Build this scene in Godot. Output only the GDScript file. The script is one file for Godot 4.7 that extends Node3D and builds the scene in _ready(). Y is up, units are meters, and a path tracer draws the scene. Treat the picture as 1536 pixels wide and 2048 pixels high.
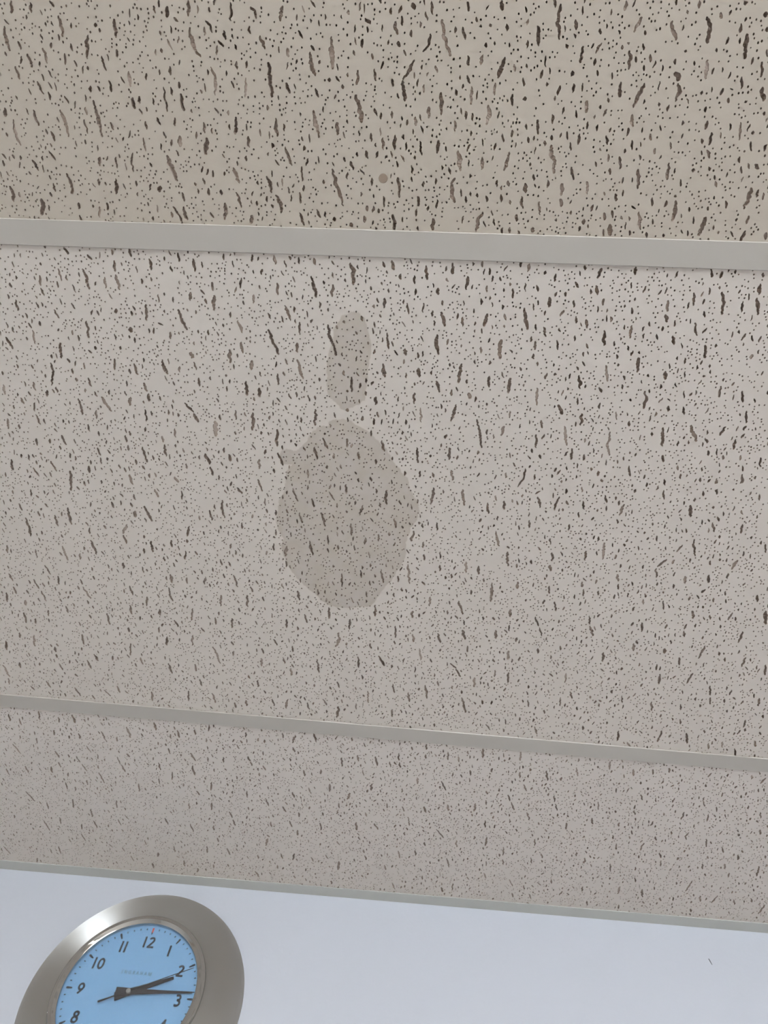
extends Node3D
# A water-stained ceiling tile, its neighbours and the grid they lie in, the top of a wall and a clock on it.
# The room: y is up, the floor lies at 0; the grid bars run along x; the wall with the clock stands at about z = -1.07.

const CEILING := 2.6            # underside of the grid
const TILE_LIFT := 0.0014       # the tile faces lie this far above the underside of the grid
const BAR_ROW_1 := -0.0989      # z of the middle of the nearer grid bar
const PITCH_Z := 0.610
const PITCH_X := 1.235
const COLUMN_0 := -0.695        # x of the grid bar left of the middle column
const BAR_HALF := 0.0119
const WALL_D := 1.06821         # the clock wall: -z = WALL_D + WALL_SLOPE * x
const WALL_TURN := -0.03084
const ROOM_LEFT := -1.93
const ROOM_RIGHT := 1.775
const ROOM_BACK := 2.3411

const FISSURES_ROW_1 := [
	[3.3,-373.8,79.9,-374.2,75.9,-376.4,72.0],[2.7,-384.3,62.5,-385.3,54.4,-383.5,45.3],[2.3,-358.0,78.7,-358.4,72.1],[2.4,-341.4,80.1,-338.0,76.2],
	[2.7,-336.0,70.0,-334.7,62.9,-334.8,55.8],[2.1,-353.9,57.4,-353.0,53.8],[3.2,-354.4,47.4,-352.6,42.8,-352.8,36.8],[2.5,-368.6,43.1,-367.3,33.8],
	[2.1,-335.9,43.9,-336.9,36.0],[2.4,-381.7,34.1,-379.8,25.1],[1.9,-352.8,31.6,-350.5,26.5],[2.8,-364.5,23.4,-360.7,14.3],[3.3,-288.8,68.2,-288.9,62.4,-289.2,55.7],
	[3.3,-313.0,56.9,-316.3,48.7,-316.7,40.4],[2.5,-290.1,47.1,-291.0,42.1],[2.1,-303.9,42.4,-303.2,36.9,-301.8,32.2],[2.9,-305.3,65.4,-305.8,62.7],
	[2.9,-282.0,31.6,-282.9,25.9,-282.1,20.7],[2.7,-300.8,24.7,-299.9,16.7],[2.6,-317.6,20.7,-318.5,15.9],[2.0,-245.7,54.8,-242.2,47.6],[3.4,-242.4,76.8,-244.2,69.8],
	[2.2,-249.2,80.6,-249.7,76.7],[2.6,-225.0,80.7,-226.2,70.8],[3.0,-225.5,63.0,-225.0,53.2,-222.4,46.9,-218.9,42.9],[1.9,-253.6,20.7,-253.1,12.1,-252.6,2.9],
	[2.9,-238.9,16.1,-237.6,3.6],[2.5,-239.6,24.6,-240.1,20.4],[3.0,-281.6,12.6,-281.2,4.4],[2.3,-246.0,35.7,-246.2,29.7],[3.1,-398.8,3.0,-400.3,-3.0],
	[2.5,-393.2,-5.9,-393.4,-13.9,-393.1,-20.0,-390.8,-25.7],[2.6,-372.9,1.9,-372.0,-4.5,-370.9,-10.0],[2.8,-348.6,2.3,-346.1,-5.1,-345.1,-12.0,-345.2,-18.1],
	[2.4,-328.3,-4.7,-327.5,-9.7,-327.0,-15.2],[3.0,-317.3,10.1,-316.4,2.4,-315.1,-6.5,-314.2,-17.5],[2.9,-360.5,-14.3,-358.6,-21.9],[2.5,-365.7,-29.8,-361.2,-37.0],
	[2.7,-383.2,-37.5,-379.0,-45.8],[2.5,-372.7,-34.1,-373.3,-37.8],[3.3,-318.9,-34.0,-320.8,-40.8],[2.2,-304.5,-33.7,-304.7,-42.1],
	[2.4,-288.4,-29.8,-290.2,-37.6,-290.1,-44.9],[2.0,-277.1,-17.8,-276.2,-28.0],[3.4,-243.5,-15.7,-244.5,-23.8],[3.9,-257.8,-31.2,-254.7,-38.9,-250.3,-51.3],
	[2.2,-261.8,-22.1,-261.9,-26.7],[3.2,-353.1,-47.9,-350.1,-56.9,-351.6,-64.6],[3.4,-307.5,-51.1,-308.0,-58.1,-309.6,-63.5],[2.3,-367.2,-56.3,-366.7,-62.8],
	[3.3,-409.5,-59.5,-408.0,-66.0,-409.0,-72.6],[4.0,-381.3,-69.7,-381.2,-77.5,-384.7,-83.2],[3.1,-267.1,-56.0,-267.8,-60.8],[2.5,-319.6,-71.4,-320.0,-77.5],
	[3.0,-346.3,-72.1,-347.3,-77.1],[2.5,-327.0,-74.9,-328.6,-83.8],[4.3,-277.2,-81.9,-277.6,-84.7],[3.4,-247.5,-72.8,-246.6,-80.5,-244.8,-83.7],
	[2.9,-247.3,-60.9,-246.3,-67.9],[2.3,-259.7,-77.5,-259.1,-81.9],[2.2,-288.9,-52.3,-289.0,-56.5],[1.9,-348.1,65.5,-347.8,62.8],[1.7,-363.3,70.3,-363.9,67.6],
	[1.9,-325.9,65.2,-326.6,61.7],[2.1,-317.8,34.9,-317.4,32.5],[1.9,-331.7,22.4,-332.1,20.5],[1.6,-256.6,47.5,-256.9,43.8],[1.8,-284.9,71.3,-284.9,70.0],
	[2.4,-190.5,79.7,-190.3,73.7,-191.0,68.0],[2.0,-208.4,76.5,-207.7,73.5],[2.5,-174.1,77.2,-171.3,74.6,-170.1,69.5],[3.1,-148.0,77.8,-149.6,73.9,-150.5,67.9],
	[2.0,-212.1,67.4,-208.1,64.0,-207.4,60.0],[2.4,-175.8,64.2,-175.6,59.4],[2.8,-197.6,61.0,-196.7,55.2],[1.6,-204.0,50.7,-205.2,44.4],
	[2.8,-167.7,57.7,-165.8,52.9,-164.3,48.9],[2.4,-135.9,61.5,-132.7,56.7],[2.8,-145.5,49.5,-144.7,43.7],[4.1,-108.9,57.8,-109.7,48.1,-108.3,35.5],
	[3.4,-126.8,47.0,-126.5,39.8,-123.0,30.8],[3.2,-162.4,39.4,-160.6,32.1,-161.5,23.8,-160.0,14.9],[2.4,-147.8,25.4,-144.9,18.0],[2.5,-211.0,35.7,-207.9,28.8,-209.2,15.6],
	[1.8,-181.8,28.2,-181.9,20.7,-183.5,14.6],[2.4,-123.3,21.5,-120.7,15.5],[2.4,-87.8,34.9,-88.4,24.8],[2.0,-73.9,35.9,-72.7,27.8],[2.1,-83.6,56.3,-84.1,50.6],
	[2.5,-81.6,70.1,-77.4,66.7],[1.7,-68.0,66.0,-67.9,61.7],[3.8,-88.9,17.4,-86.2,8.0,-84.5,-2.5],[3.1,-125.4,5.5,-123.4,-2.2,-121.0,-14.4],[2.9,-192.6,-0.5,-194.2,-13.3],
	[2.9,-158.1,-0.8,-157.9,-6.7,-157.4,-14.5],[2.8,-221.5,-4.9,-221.2,-12.8],[3.6,-219.9,-16.7,-221.1,-22.8,-222.1,-29.9],[3.0,-182.9,-15.0,-182.4,-23.0],
	[2.9,-105.1,-2.8,-105.4,-12.1],[2.7,-150.8,-22.4,-148.9,-29.4,-145.7,-36.5],[2.1,-137.1,-37.3,-137.0,-48.7],[3.7,-198.3,-39.7,-196.9,-44.8,-194.0,-51.6],
	[2.8,-168.9,-45.8,-165.7,-51.4,-165.0,-58.8],[3.3,-161.6,-60.8,-157.8,-67.2,-157.6,-75.3],[3.0,-110.2,-38.7,-107.5,-49.0,-103.6,-58.3,-100.8,-67.8],
	[2.9,-197.6,-59.6,-195.2,-66.0,-193.6,-71.9],[3.3,-208.6,-68.5,-208.6,-75.0,-210.2,-82.8],[3.8,-184.7,-78.2,-186.4,-84.8],[2.9,-140.4,-74.8,-138.9,-81.8,-136.6,-85.1],
	[2.7,-94.1,-32.3,-91.9,-38.8],[2.3,-99.8,-29.4,-98.7,-32.4],[2.4,-139.7,-58.2,-139.5,-66.7],[2.3,-75.3,-45.1,-75.3,-50.8],[2.3,-66.1,-13.8,-65.4,-22.7],
	[2.6,-82.1,-75.9,-82.0,-81.3],[2.5,-88.4,-25.1,-87.9,-28.1],[2.3,-80.6,-24.0,-78.8,-29.4],[2.8,-124.9,-71.7,-121.5,-78.1],[2.4,-211.1,-57.8,-210.9,-61.6],
	[2.2,-226.8,-48.7,-225.6,-53.4],[2.0,-217.3,-42.2,-217.6,-47.4],[2.8,-185.8,-30.2,-186.1,-33.8],[2.5,-162.6,-19.6,-162.3,-23.1],[2.2,-179.1,-66.1,-179.1,-69.9],
	[3.3,-109.1,-77.7,-108.6,-81.0],[3.9,-94.4,-82.2,-93.2,-85.5],[2.1,-64.8,-59.4,-64.1,-67.9],[2.4,-111.1,29.1,-111.2,26.8],[2.0,-95.9,33.0,-95.9,30.2],
	[2.4,-188.6,40.0,-188.7,34.6],[2.0,-198.0,33.1,-198.3,29.8],[2.3,-134.2,-21.1,-134.9,-24.6],[1.8,-117.0,8.5,-117.1,4.7],[2.5,-164.9,8.7,-165.1,5.3],
	[3.0,-44.2,80.5,-42.5,76.3],[2.3,-61.0,77.1,-60.9,73.3],[2.3,-29.5,81.4,-29.2,76.4,-28.0,73.1],[2.8,-1.6,81.2,-0.2,75.4],[2.8,25.4,82.2,26.2,76.4],
	[2.9,-57.7,68.2,-55.4,60.0],[2.5,-29.5,60.3,-30.2,54.2,-34.7,48.4],[3.0,-20.2,69.7,-18.6,59.5,-14.4,50.0,-12.5,45.6],[2.7,-44.6,62.7,-44.4,58.4],
	[2.3,-4.0,64.8,-1.4,57.1],[3.1,13.4,46.7,12.3,40.1],[2.3,1.5,45.7,2.5,39.6],[3.1,31.1,45.2,28.7,37.2,26.7,30.9],[3.1,25.0,27.3,25.2,19.5],[3.0,54.3,66.1,56.8,53.3],
	[3.1,70.4,80.4,70.1,67.9,72.5,57.7],[2.4,83.2,70.5,84.4,64.2],[2.9,-41.2,42.6,-44.7,35.4,-50.3,29.0],[3.0,-50.8,28.1,-49.5,20.7,-48.3,13.8],
	[3.0,-18.4,20.3,-17.4,11.9,-17.6,4.4],[2.7,6.2,24.7,6.1,18.8,6.4,12.3],[1.7,63.3,46.4,64.2,39.4],[2.2,46.7,70.7,46.1,66.9],[2.8,30.4,67.2,31.1,62.9],
	[2.2,78.0,54.4,79.4,51.8],[3.0,85.6,36.6,85.1,33.0],[2.5,77.2,26.2,76.0,19.8],[2.1,74.1,18.9,74.4,16.1],[4.3,50.1,18.0,50.8,15.8],[2.3,39.7,19.7,40.5,11.9],
	[2.4,-28.1,9.9,-28.0,1.9],[2.8,21.1,11.6,22.1,6.0,20.1,-2.1],[2.2,-58.9,6.1,-58.8,1.3],[2.0,-39.2,2.1,-38.4,-4.1],[1.8,-50.6,2.4,-50.0,-0.4],[2.6,-5.9,-0.1,-5.5,-7.3],
	[1.8,8.2,5.8,8.6,0.6],[2.7,62.0,2.0,63.7,-8.4],[2.3,73.6,5.9,74.5,-0.6],[2.4,34.2,-9.0,35.9,-14.7],[2.4,42.3,-6.0,42.2,-10.8],[2.7,-55.7,-11.6,-56.0,-22.5],
	[2.4,-34.6,-15.6,-32.5,-26.0],[2.4,-18.7,-14.8,-19.5,-24.2],[2.4,-48.6,-11.0,-48.3,-14.4],[2.2,-12.4,-19.1,-11.8,-22.6],
	[3.2,76.0,-16.4,76.4,-23.7,80.3,-28.5,80.4,-37.5],[2.7,97.8,-7.8,97.5,-15.5],[3.3,-1.7,-22.3,-0.1,-29.2,1.5,-37.2],[2.6,19.0,-26.9,19.2,-35.8],
	[2.8,41.5,-22.4,40.6,-29.4,38.0,-36.4],[2.6,94.9,-32.6,97.9,-42.1],[2.2,63.6,-38.8,64.3,-43.4],[2.5,-52.7,-44.1,-51.9,-49.7,-50.8,-59.6],[2.1,-29.9,-46.6,-30.3,-50.8],
	[3.5,-3.1,-43.4,-6.1,-48.6,-4.5,-56.9,-1.9,-62.5],[2.5,9.5,-40.1,9.7,-42.6],[3.7,57.2,-46.1,58.6,-53.2],[2.7,55.6,-56.4,56.2,-61.5,57.7,-65.7],
	[2.8,88.5,-45.3,88.7,-54.5],[3.1,88.5,-57.6,89.6,-63.3],[2.4,76.2,-43.1,76.3,-48.7],[2.3,24.8,-56.6,25.8,-61.3],[2.1,37.6,-55.3,38.4,-61.0],[2.1,7.4,-57.6,8.0,-62.3],
	[2.7,-34.5,-58.7,-34.0,-66.6],[2.1,-17.3,-60.8,-17.9,-67.7],[2.3,-35.3,-69.2,-35.6,-74.6],[2.8,-56.5,-74.1,-55.2,-81.6,-54.5,-86.5],[4.0,-20.5,-76.3,-20.6,-86.1],
	[2.9,23.1,-69.8,19.7,-76.3,18.7,-86.0],[2.5,52.7,-71.1,53.3,-76.4],[2.3,71.1,-60.1,72.9,-70.5],[3.1,68.6,-81.3,67.9,-85.1],[2.7,47.6,-81.9,47.7,-86.2],
	[2.6,-33.6,-83.2,-33.2,-86.4],[2.3,15.3,54.6,15.8,52.0],[1.9,33.7,54.8,34.0,52.2],[2.1,47.8,56.7,47.8,51.9],[1.7,21.9,55.5,22.3,53.4],[2.1,47.0,31.2,48.2,25.8],
	[2.5,-6.8,22.3,-5.5,18.6],[1.9,-34.8,39.1,-35.0,36.4],[2.1,-24.2,38.8,-22.4,34.3],[2.1,6.2,71.6,7.2,68.7],[2.8,10.2,66.6,10.8,65.3],[2.8,17.5,67.1,18.4,65.8],
	[2.6,42.7,-44.4,43.6,-48.4],[1.9,11.1,-53.9,11.7,-57.0],[1.8,8.2,-7.5,8.2,-10.4],[2.4,75.1,-9.2,75.7,-12.5],[2.0,87.4,-6.1,88.4,-11.8],[2.5,87.3,-73.3,87.7,-75.4],
	[2.3,119.5,82.7,119.2,76.6],[2.7,133.1,72.5,130.6,67.5,129.0,62.9],[1.8,107.4,67.8,107.8,65.3],[2.4,102.9,64.8,103.6,61.4],[2.2,137.2,63.8,137.9,61.3],
	[3.1,156.6,70.2,158.3,64.4,161.5,58.1],[3.2,181.7,72.9,185.3,68.0,185.9,63.0,186.3,56.3],[3.0,214.7,62.4,215.2,54.9,216.4,46.4],[3.5,207.0,81.2,209.6,82.4],
	[3.2,224.5,76.5,224.9,73.2],[2.3,174.1,83.0,174.6,78.6],[2.6,228.0,66.7,228.7,64.2],[2.4,91.7,53.2,91.0,47.6,91.1,42.3],[2.0,105.4,55.5,101.9,49.0],
	[2.4,127.8,50.6,129.7,45.4,129.4,38.4],[2.4,125.3,55.7,126.5,54.8],[2.6,188.6,45.2,189.7,38.3,190.0,32.6],[2.5,230.1,44.4,231.7,34.4],[3.9,166.0,36.7,169.2,31.0],
	[2.8,169.6,29.2,171.3,23.9,170.2,16.7],[3.0,143.4,28.9,141.0,22.6,137.8,12.1],[2.6,124.9,29.5,125.7,19.2],[2.0,217.4,34.3,218.9,26.4],[3.7,235.1,27.5,238.0,18.2],
	[2.1,104.8,37.2,105.9,33.7],[1.7,94.9,28.2,95.2,22.8],[2.9,100.4,16.1,100.6,7.8],[2.1,111.7,13.0,111.8,10.7],[1.9,116.6,18.1,117.6,15.4],
	[2.9,137.7,7.0,137.8,3.3,140.2,-1.4],[2.8,198.2,3.4,197.4,-2.2],[2.4,224.3,2.9,225.7,-2.6,226.4,-9.6],[2.5,178.8,3.1,178.8,0.3],[2.5,111.4,-0.9,111.5,-5.2],
	[2.2,194.9,13.4,195.2,9.8],[2.5,203.2,-4.9,203.5,-10.5,203.2,-13.9],[3.1,202.5,-17.7,205.9,-23.4],[2.3,119.5,-8.8,121.6,-15.0],[2.3,141.1,-11.7,142.3,-18.4],
	[2.1,154.8,-6.7,156.2,-11.0],[1.9,172.2,-12.6,173.4,-17.3],[1.9,236.0,-10.8,238.2,-17.4],[3.2,235.1,-3.4,236.1,-5.2],[2.0,123.3,-22.2,124.2,-27.6],
	[2.5,132.7,-24.0,134.7,-32.7],[2.6,126.7,-32.9,127.5,-37.4],[3.2,149.8,-32.9,151.6,-39.8,152.3,-47.8],[2.9,174.3,-27.9,174.4,-33.3,175.2,-40.2],
	[2.3,207.0,-30.1,208.3,-32.6],[2.3,213.2,-36.4,214.1,-39.3],[2.5,214.7,-40.8,216.7,-44.7],[2.1,230.0,-21.9,230.8,-26.2],[1.7,232.9,-29.1,234.6,-33.9],
	[1.9,223.0,-33.7,222.8,-37.1],[2.4,108.9,-43.3,110.9,-52.9],[2.8,134.3,-52.3,135.8,-57.9],[2.8,165.7,-54.6,166.9,-60.7],[3.0,184.1,-52.1,185.4,-53.1],
	[3.2,185.1,-56.6,187.0,-63.2,185.6,-72.1],[3.3,244.8,-45.0,245.2,-52.5,243.1,-61.2],[2.2,226.7,-55.5,228.4,-61.1],[2.6,213.4,-60.5,214.0,-63.0],
	[3.0,156.5,-66.1,158.2,-72.4,160.8,-80.2],[2.4,127.5,-67.5,128.7,-73.2],[3.3,111.2,-73.2,111.3,-77.4],[4.1,134.0,-76.7,136.1,-85.7],
	[3.4,212.6,-68.7,212.7,-76.0,210.5,-83.5],[2.6,248.3,-66.7,248.2,-72.9],[2.7,108.2,-79.1,108.2,-82.8],[2.8,180.7,-83.3,181.2,-85.5],[3.0,266.2,-79.7,267.1,-85.0],
	[2.0,142.3,-69.7,143.8,-72.2],[2.0,148.9,-70.0,150.0,-73.1],[1.7,155.1,41.3,155.6,37.4],[2.4,164.2,45.4,164.7,42.3],[1.8,178.9,44.2,179.5,41.6],
	[3.1,170.9,51.4,170.6,50.2],[1.8,196.3,26.9,196.8,23.8],[2.0,193.7,52.9,194.5,50.8],[2.4,157.2,15.6,157.8,13.3],[1.8,210.5,26.2,212.7,25.4],[3.1,224.6,18.0,225.3,17.1],
	[2.2,189.4,24.2,189.4,21.9],[2.7,195.1,-31.4,195.1,-33.8],[2.4,226.6,-79.8,226.8,-81.4],[1.8,239.7,-69.0,239.1,-71.1],]
const FISSURES_ROW_2 := [
	[3.0,-368.6,-111.4,-365.7,-117.4],[3.0,-304.9,-110.9,-303.6,-117.6],[2.1,-322.2,-112.2,-322.2,-116.7],[2.7,-321.4,-122.0,-322.3,-131.9],
	[2.8,-322.0,-135.0,-320.2,-148.9],[2.5,-333.3,-137.7,-334.2,-147.9],[2.8,-354.4,-130.7,-351.8,-139.1,-351.2,-149.3],[2.2,-378.7,-131.5,-377.6,-142.4],
	[2.5,-399.1,-138.4,-399.9,-147.9],[2.2,-400.4,-150.3,-398.6,-157.4],[2.2,-391.3,-170.8,-387.9,-178.9],[1.9,-367.4,-145.9,-365.4,-152.9],
	[2.2,-371.8,-163.6,-369.5,-169.2],[2.9,-429.0,-162.5,-429.5,-173.1],[2.2,-431.1,-146.6,-430.3,-150.6],[3.0,-286.8,-119.3,-285.8,-129.1],
	[2.4,-257.7,-113.1,-257.8,-120.6],[2.7,-243.8,-117.9,-243.5,-129.2],[2.6,-213.8,-112.5,-214.2,-117.7],[2.6,-186.8,-112.3,-187.6,-118.3],
	[2.4,-227.5,-138.6,-227.5,-146.3],[3.3,-226.8,-150.9,-228.6,-165.2],[2.7,-198.8,-133.7,-200.4,-143.0],[2.4,-187.9,-148.7,-188.8,-156.5],
	[3.3,-249.9,-148.7,-251.1,-156.6],[2.1,-267.8,-154.0,-268.0,-158.8],[2.2,-282.5,-152.2,-282.7,-159.4],[2.8,-295.6,-162.2,-297.4,-177.7],
	[3.5,-326.7,-167.5,-328.3,-171.6],[2.5,-311.8,-169.3,-312.0,-173.4],[3.1,-264.4,-165.8,-261.4,-175.4,-257.8,-185.0],[1.8,-246.6,-165.9,-246.9,-169.2],
	[3.2,-359.9,-181.0,-359.7,-189.3,-360.8,-197.8],[4.4,-315.2,-185.0,-316.0,-190.0],[2.6,-318.2,-193.4,-317.8,-195.9],[3.1,-205.4,-173.9,-202.3,-186.0],
	[2.8,-203.8,-195.1,-203.0,-206.0],[3.5,-216.3,-203.2,-217.0,-216.8],[3.8,-194.3,-213.2,-195.8,-222.7],[2.6,-421.4,-185.2,-419.0,-190.1],
	[2.9,-418.7,-192.6,-419.2,-206.2],[2.6,-439.2,-190.1,-438.7,-195.2],[3.0,-448.9,-200.7,-444.7,-212.5],[3.6,-391.8,-204.2,-393.3,-212.8,-393.9,-219.8],
	[2.7,-406.7,-225.6,-405.0,-234.4,-411.1,-249.9],[1.9,-376.5,-190.9,-377.0,-195.1],[2.2,-274.8,-188.2,-275.7,-194.9],[2.2,-296.6,-185.8,-296.8,-190.0],
	[3.8,-255.9,-207.5,-256.6,-213.5],[2.2,-254.5,-217.7,-252.8,-225.4],[3.9,-287.2,-216.6,-286.6,-225.2,-283.1,-231.2],[2.6,-317.6,-222.3,-315.0,-233.6],
	[2.3,-337.6,-218.1,-339.0,-229.5],[2.6,-328.7,-204.8,-329.7,-208.3],[3.9,-355.9,-206.0,-355.7,-209.4],[2.0,-370.8,-224.0,-371.1,-230.1],
	[2.7,-369.4,-239.8,-367.4,-248.7],[3.0,-382.9,-240.4,-382.7,-244.0],[2.6,-251.2,-234.0,-251.3,-242.9],[3.2,-201.9,-235.1,-202.2,-250.2],
	[3.0,-310.2,-242.2,-307.9,-251.1],[3.3,-306.5,-253.7,-307.7,-262.0],[2.8,-464.5,-251.7,-465.4,-262.8],[2.4,-430.5,-247.3,-429.8,-256.3],
	[3.4,-416.9,-255.7,-418.7,-262.2],[3.1,-384.7,-263.2,-383.6,-280.9],[3.7,-358.7,-260.0,-354.7,-268.1,-350.5,-275.3],[3.0,-326.9,-258.4,-329.3,-267.7],
	[2.0,-295.3,-255.9,-294.6,-260.4],[2.6,-269.3,-261.8,-260.7,-271.4],[3.7,-260.9,-273.3,-257.5,-282.4],[2.4,-313.1,-271.5,-313.8,-284.6],
	[2.4,-367.0,-275.3,-368.7,-284.8],[2.1,-434.0,-270.4,-436.2,-279.9],[2.4,-436.1,-283.7,-433.4,-295.0],[2.8,-469.5,-290.3,-471.5,-302.0],
	[2.5,-457.8,-296.4,-458.6,-301.3],[2.4,-448.5,-265.6,-446.4,-272.0],[4.3,-238.4,-280.4,-239.8,-297.5],[2.3,-215.9,-267.2,-216.4,-277.3],
	[2.9,-197.5,-268.9,-199.5,-288.5],[2.7,-283.8,-291.4,-283.8,-301.0],[2.4,-339.5,-302.2,-339.8,-310.0],[2.8,-338.6,-313.8,-338.6,-319.7],
	[2.4,-298.8,-300.9,-298.8,-307.6],[3.1,-297.3,-310.4,-297.3,-324.2],[3.1,-322.9,-314.9,-320.0,-332.5],[2.8,-332.8,-330.3,-332.8,-336.3],
	[2.5,-374.1,-318.9,-371.9,-327.7],[2.1,-372.5,-330.7,-372.8,-337.8],[2.4,-379.3,-292.0,-378.9,-299.7],[3.2,-412.1,-306.4,-408.6,-317.0],
	[2.9,-431.3,-338.4,-427.1,-350.4],[2.6,-453.7,-347.9,-449.2,-358.0],[2.9,-476.9,-339.1,-481.4,-360.0],[2.5,-441.6,-312.0,-442.5,-320.0],
	[2.2,-455.8,-331.8,-455.5,-338.8],[3.4,-253.2,-318.6,-250.0,-331.2],[2.8,-249.3,-334.1,-247.6,-344.1],[3.1,-227.5,-318.0,-226.4,-325.8],
	[2.4,-218.7,-321.4,-218.2,-326.3],[2.3,-201.1,-304.8,-197.8,-310.4],[2.4,-276.0,-331.8,-275.8,-337.8],[2.5,-387.8,-341.8,-388.4,-350.0],
	[2.5,-400.9,-330.5,-401.9,-335.5],[2.9,-166.2,-112.4,-165.1,-119.8],[2.6,-152.1,-112.4,-150.7,-115.6],[2.6,-128.7,-113.4,-127.3,-119.2],
	[4.3,-94.6,-116.7,-92.3,-125.5,-91.6,-136.0],[3.4,-56.1,-113.2,-53.9,-121.2],[3.1,-24.7,-116.5,-23.3,-129.0],[3.1,-0.5,-113.5,0.1,-123.0],[3.0,17.5,-112.2,18.0,-115.1],
	[1.9,32.9,-116.8,33.7,-122.6],[3.2,-131.6,-129.8,-129.5,-137.3,-127.4,-148.8],[2.6,-111.3,-136.7,-112.2,-147.4],[2.7,-164.5,-137.1,-164.3,-147.8],
	[2.6,-35.0,-125.7,-34.4,-133.1],[2.8,13.9,-124.7,13.5,-136.6],[3.1,-12.6,-136.1,-11.9,-142.1],[3.0,-158.3,-157.7,-153.3,-171.8],[2.4,-144.4,-173.0,-144.6,-185.2],
	[2.6,-62.4,-147.1,-62.6,-156.3],[2.6,-72.1,-153.6,-72.1,-156.7],[2.3,-41.1,-150.9,-39.2,-160.9],[2.0,-25.5,-150.3,-25.6,-158.8],[2.5,27.7,-144.4,28.1,-149.7],
	[2.3,35.9,-141.8,35.8,-144.9],[3.5,-8.6,-158.1,-4.7,-171.3],[2.6,11.9,-161.9,12.5,-170.5],[2.9,34.7,-157.9,32.9,-169.7],
	[3.3,-116.8,-174.3,-115.4,-187.2,-111.5,-195.2,-109.1,-204.2],[3.3,-101.3,-169.7,-100.6,-172.0],[3.4,-176.1,-181.6,-172.5,-191.3,-166.7,-206.0],
	[2.8,-147.7,-193.5,-147.6,-202.6],[2.4,-59.4,-179.9,-57.5,-195.3],[3.2,-11.4,-179.5,-11.7,-189.2,-8.8,-198.8],[3.5,50.4,-181.6,49.1,-192.9,50.6,-200.2],
	[3.6,-41.3,-194.5,-40.3,-201.1],[2.7,-42.1,-205.3,-42.5,-209.5],[1.8,-24.2,-196.2,-24.4,-201.2],[2.3,31.4,-189.7,31.9,-195.4],[3.3,-62.9,-210.5,-60.7,-223.9],
	[3.9,-27.6,-213.0,-26.4,-222.2],[2.4,-39.7,-218.6,-39.5,-223.7],[3.3,14.3,-206.9,11.9,-219.5,11.9,-226.3],[3.3,-9.8,-225.7,-5.9,-236.7],[3.0,41.8,-218.1,42.8,-229.0],
	[3.3,62.1,-218.8,62.0,-234.1],[2.4,6.3,-233.4,6.2,-239.5],[4.2,23.7,-236.0,25.0,-242.0],[3.1,-148.4,-210.2,-143.3,-229.6],[2.5,-169.0,-225.7,-169.2,-237.0],
	[2.8,-101.9,-219.1,-101.1,-224.1],[2.5,-93.6,-225.5,-94.1,-241.1],[2.2,-79.3,-225.7,-79.3,-230.8],[1.9,-80.1,-239.5,-79.6,-243.9],[3.2,-188.8,-241.5,-189.1,-251.3],
	[2.2,-150.7,-244.0,-150.6,-249.3],[1.9,-138.8,-246.9,-137.3,-253.1],[3.4,-69.1,-245.1,-69.9,-253.1],[2.5,-30.7,-238.8,-30.6,-250.2],
	[2.8,11.4,-248.8,9.5,-257.8,7.5,-266.9],[2.8,-24.2,-254.3,-22.8,-269.4],[3.2,-98.0,-259.1,-97.7,-261.8],[2.9,-131.6,-261.8,-132.6,-279.2],
	[3.2,-82.6,-266.4,-83.9,-271.0],[2.2,-71.4,-268.5,-71.3,-274.9],[2.2,-38.5,-267.6,-38.3,-273.0],[2.5,33.3,-263.6,37.8,-277.9,40.9,-294.3],[2.8,61.4,-269.3,59.0,-279.4],
	[2.1,65.6,-253.0,65.8,-260.1],[2.8,4.2,-281.6,2.8,-286.3],[3.0,-172.9,-286.1,-173.9,-305.1],[3.0,-173.5,-312.8,-169.2,-327.2],[3.0,-133.7,-303.7,-131.5,-318.0],
	[2.9,-124.6,-292.7,-119.6,-304.8],[2.6,-99.1,-292.2,-99.2,-301.6],[2.2,-73.9,-281.4,-73.8,-287.9],[2.9,-62.5,-291.9,-59.7,-304.0],[2.6,-25.9,-298.2,-24.3,-315.3],
	[2.9,7.7,-296.3,8.1,-309.5],[2.6,-86.9,-306.6,-86.3,-315.2],[2.6,-113.4,-310.1,-113.4,-315.9],[2.3,-106.5,-322.3,-105.3,-327.1],[2.7,-120.9,-324.2,-120.8,-328.1],
	[2.9,11.0,-321.8,13.1,-333.3],[2.6,-21.3,-324.8,-21.9,-331.7],[2.2,68.2,-321.1,68.4,-326.9],[2.6,-74.3,-335.0,-73.0,-339.9],[3.3,-135.3,-326.1,-135.3,-327.0],
	[2.4,-194.3,-321.8,-195.1,-332.7],[2.3,-141.8,-330.4,-142.1,-340.4],[2.7,68.5,-111.9,67.7,-118.5],[2.7,93.2,-119.8,92.6,-126.4],[3.0,132.9,-113.4,130.6,-122.1],
	[2.4,117.9,-111.7,118.5,-115.3],[2.7,162.5,-111.6,163.0,-118.1],[2.6,227.2,-110.9,229.6,-117.9],[2.3,272.6,-112.8,273.5,-116.3],[1.9,66.6,-128.8,67.8,-136.1],
	[2.5,55.9,-134.3,56.7,-142.6],[3.3,89.9,-140.6,90.6,-149.6],[2.5,104.3,-135.5,104.4,-139.3],[2.2,112.4,-142.7,113.3,-148.7],[2.7,130.2,-128.7,132.9,-136.7],
	[2.9,272.9,-122.1,273.9,-131.4],[2.9,273.2,-134.4,277.1,-149.0],[2.9,241.9,-130.4,245.3,-138.4,245.9,-150.3],[2.7,217.2,-132.1,219.6,-143.1],
	[2.4,261.8,-137.7,262.8,-147.3],[2.7,196.2,-139.5,197.7,-149.2],[2.7,196.8,-152.2,199.3,-159.0],[1.9,229.9,-147.9,231.9,-153.1],
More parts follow.
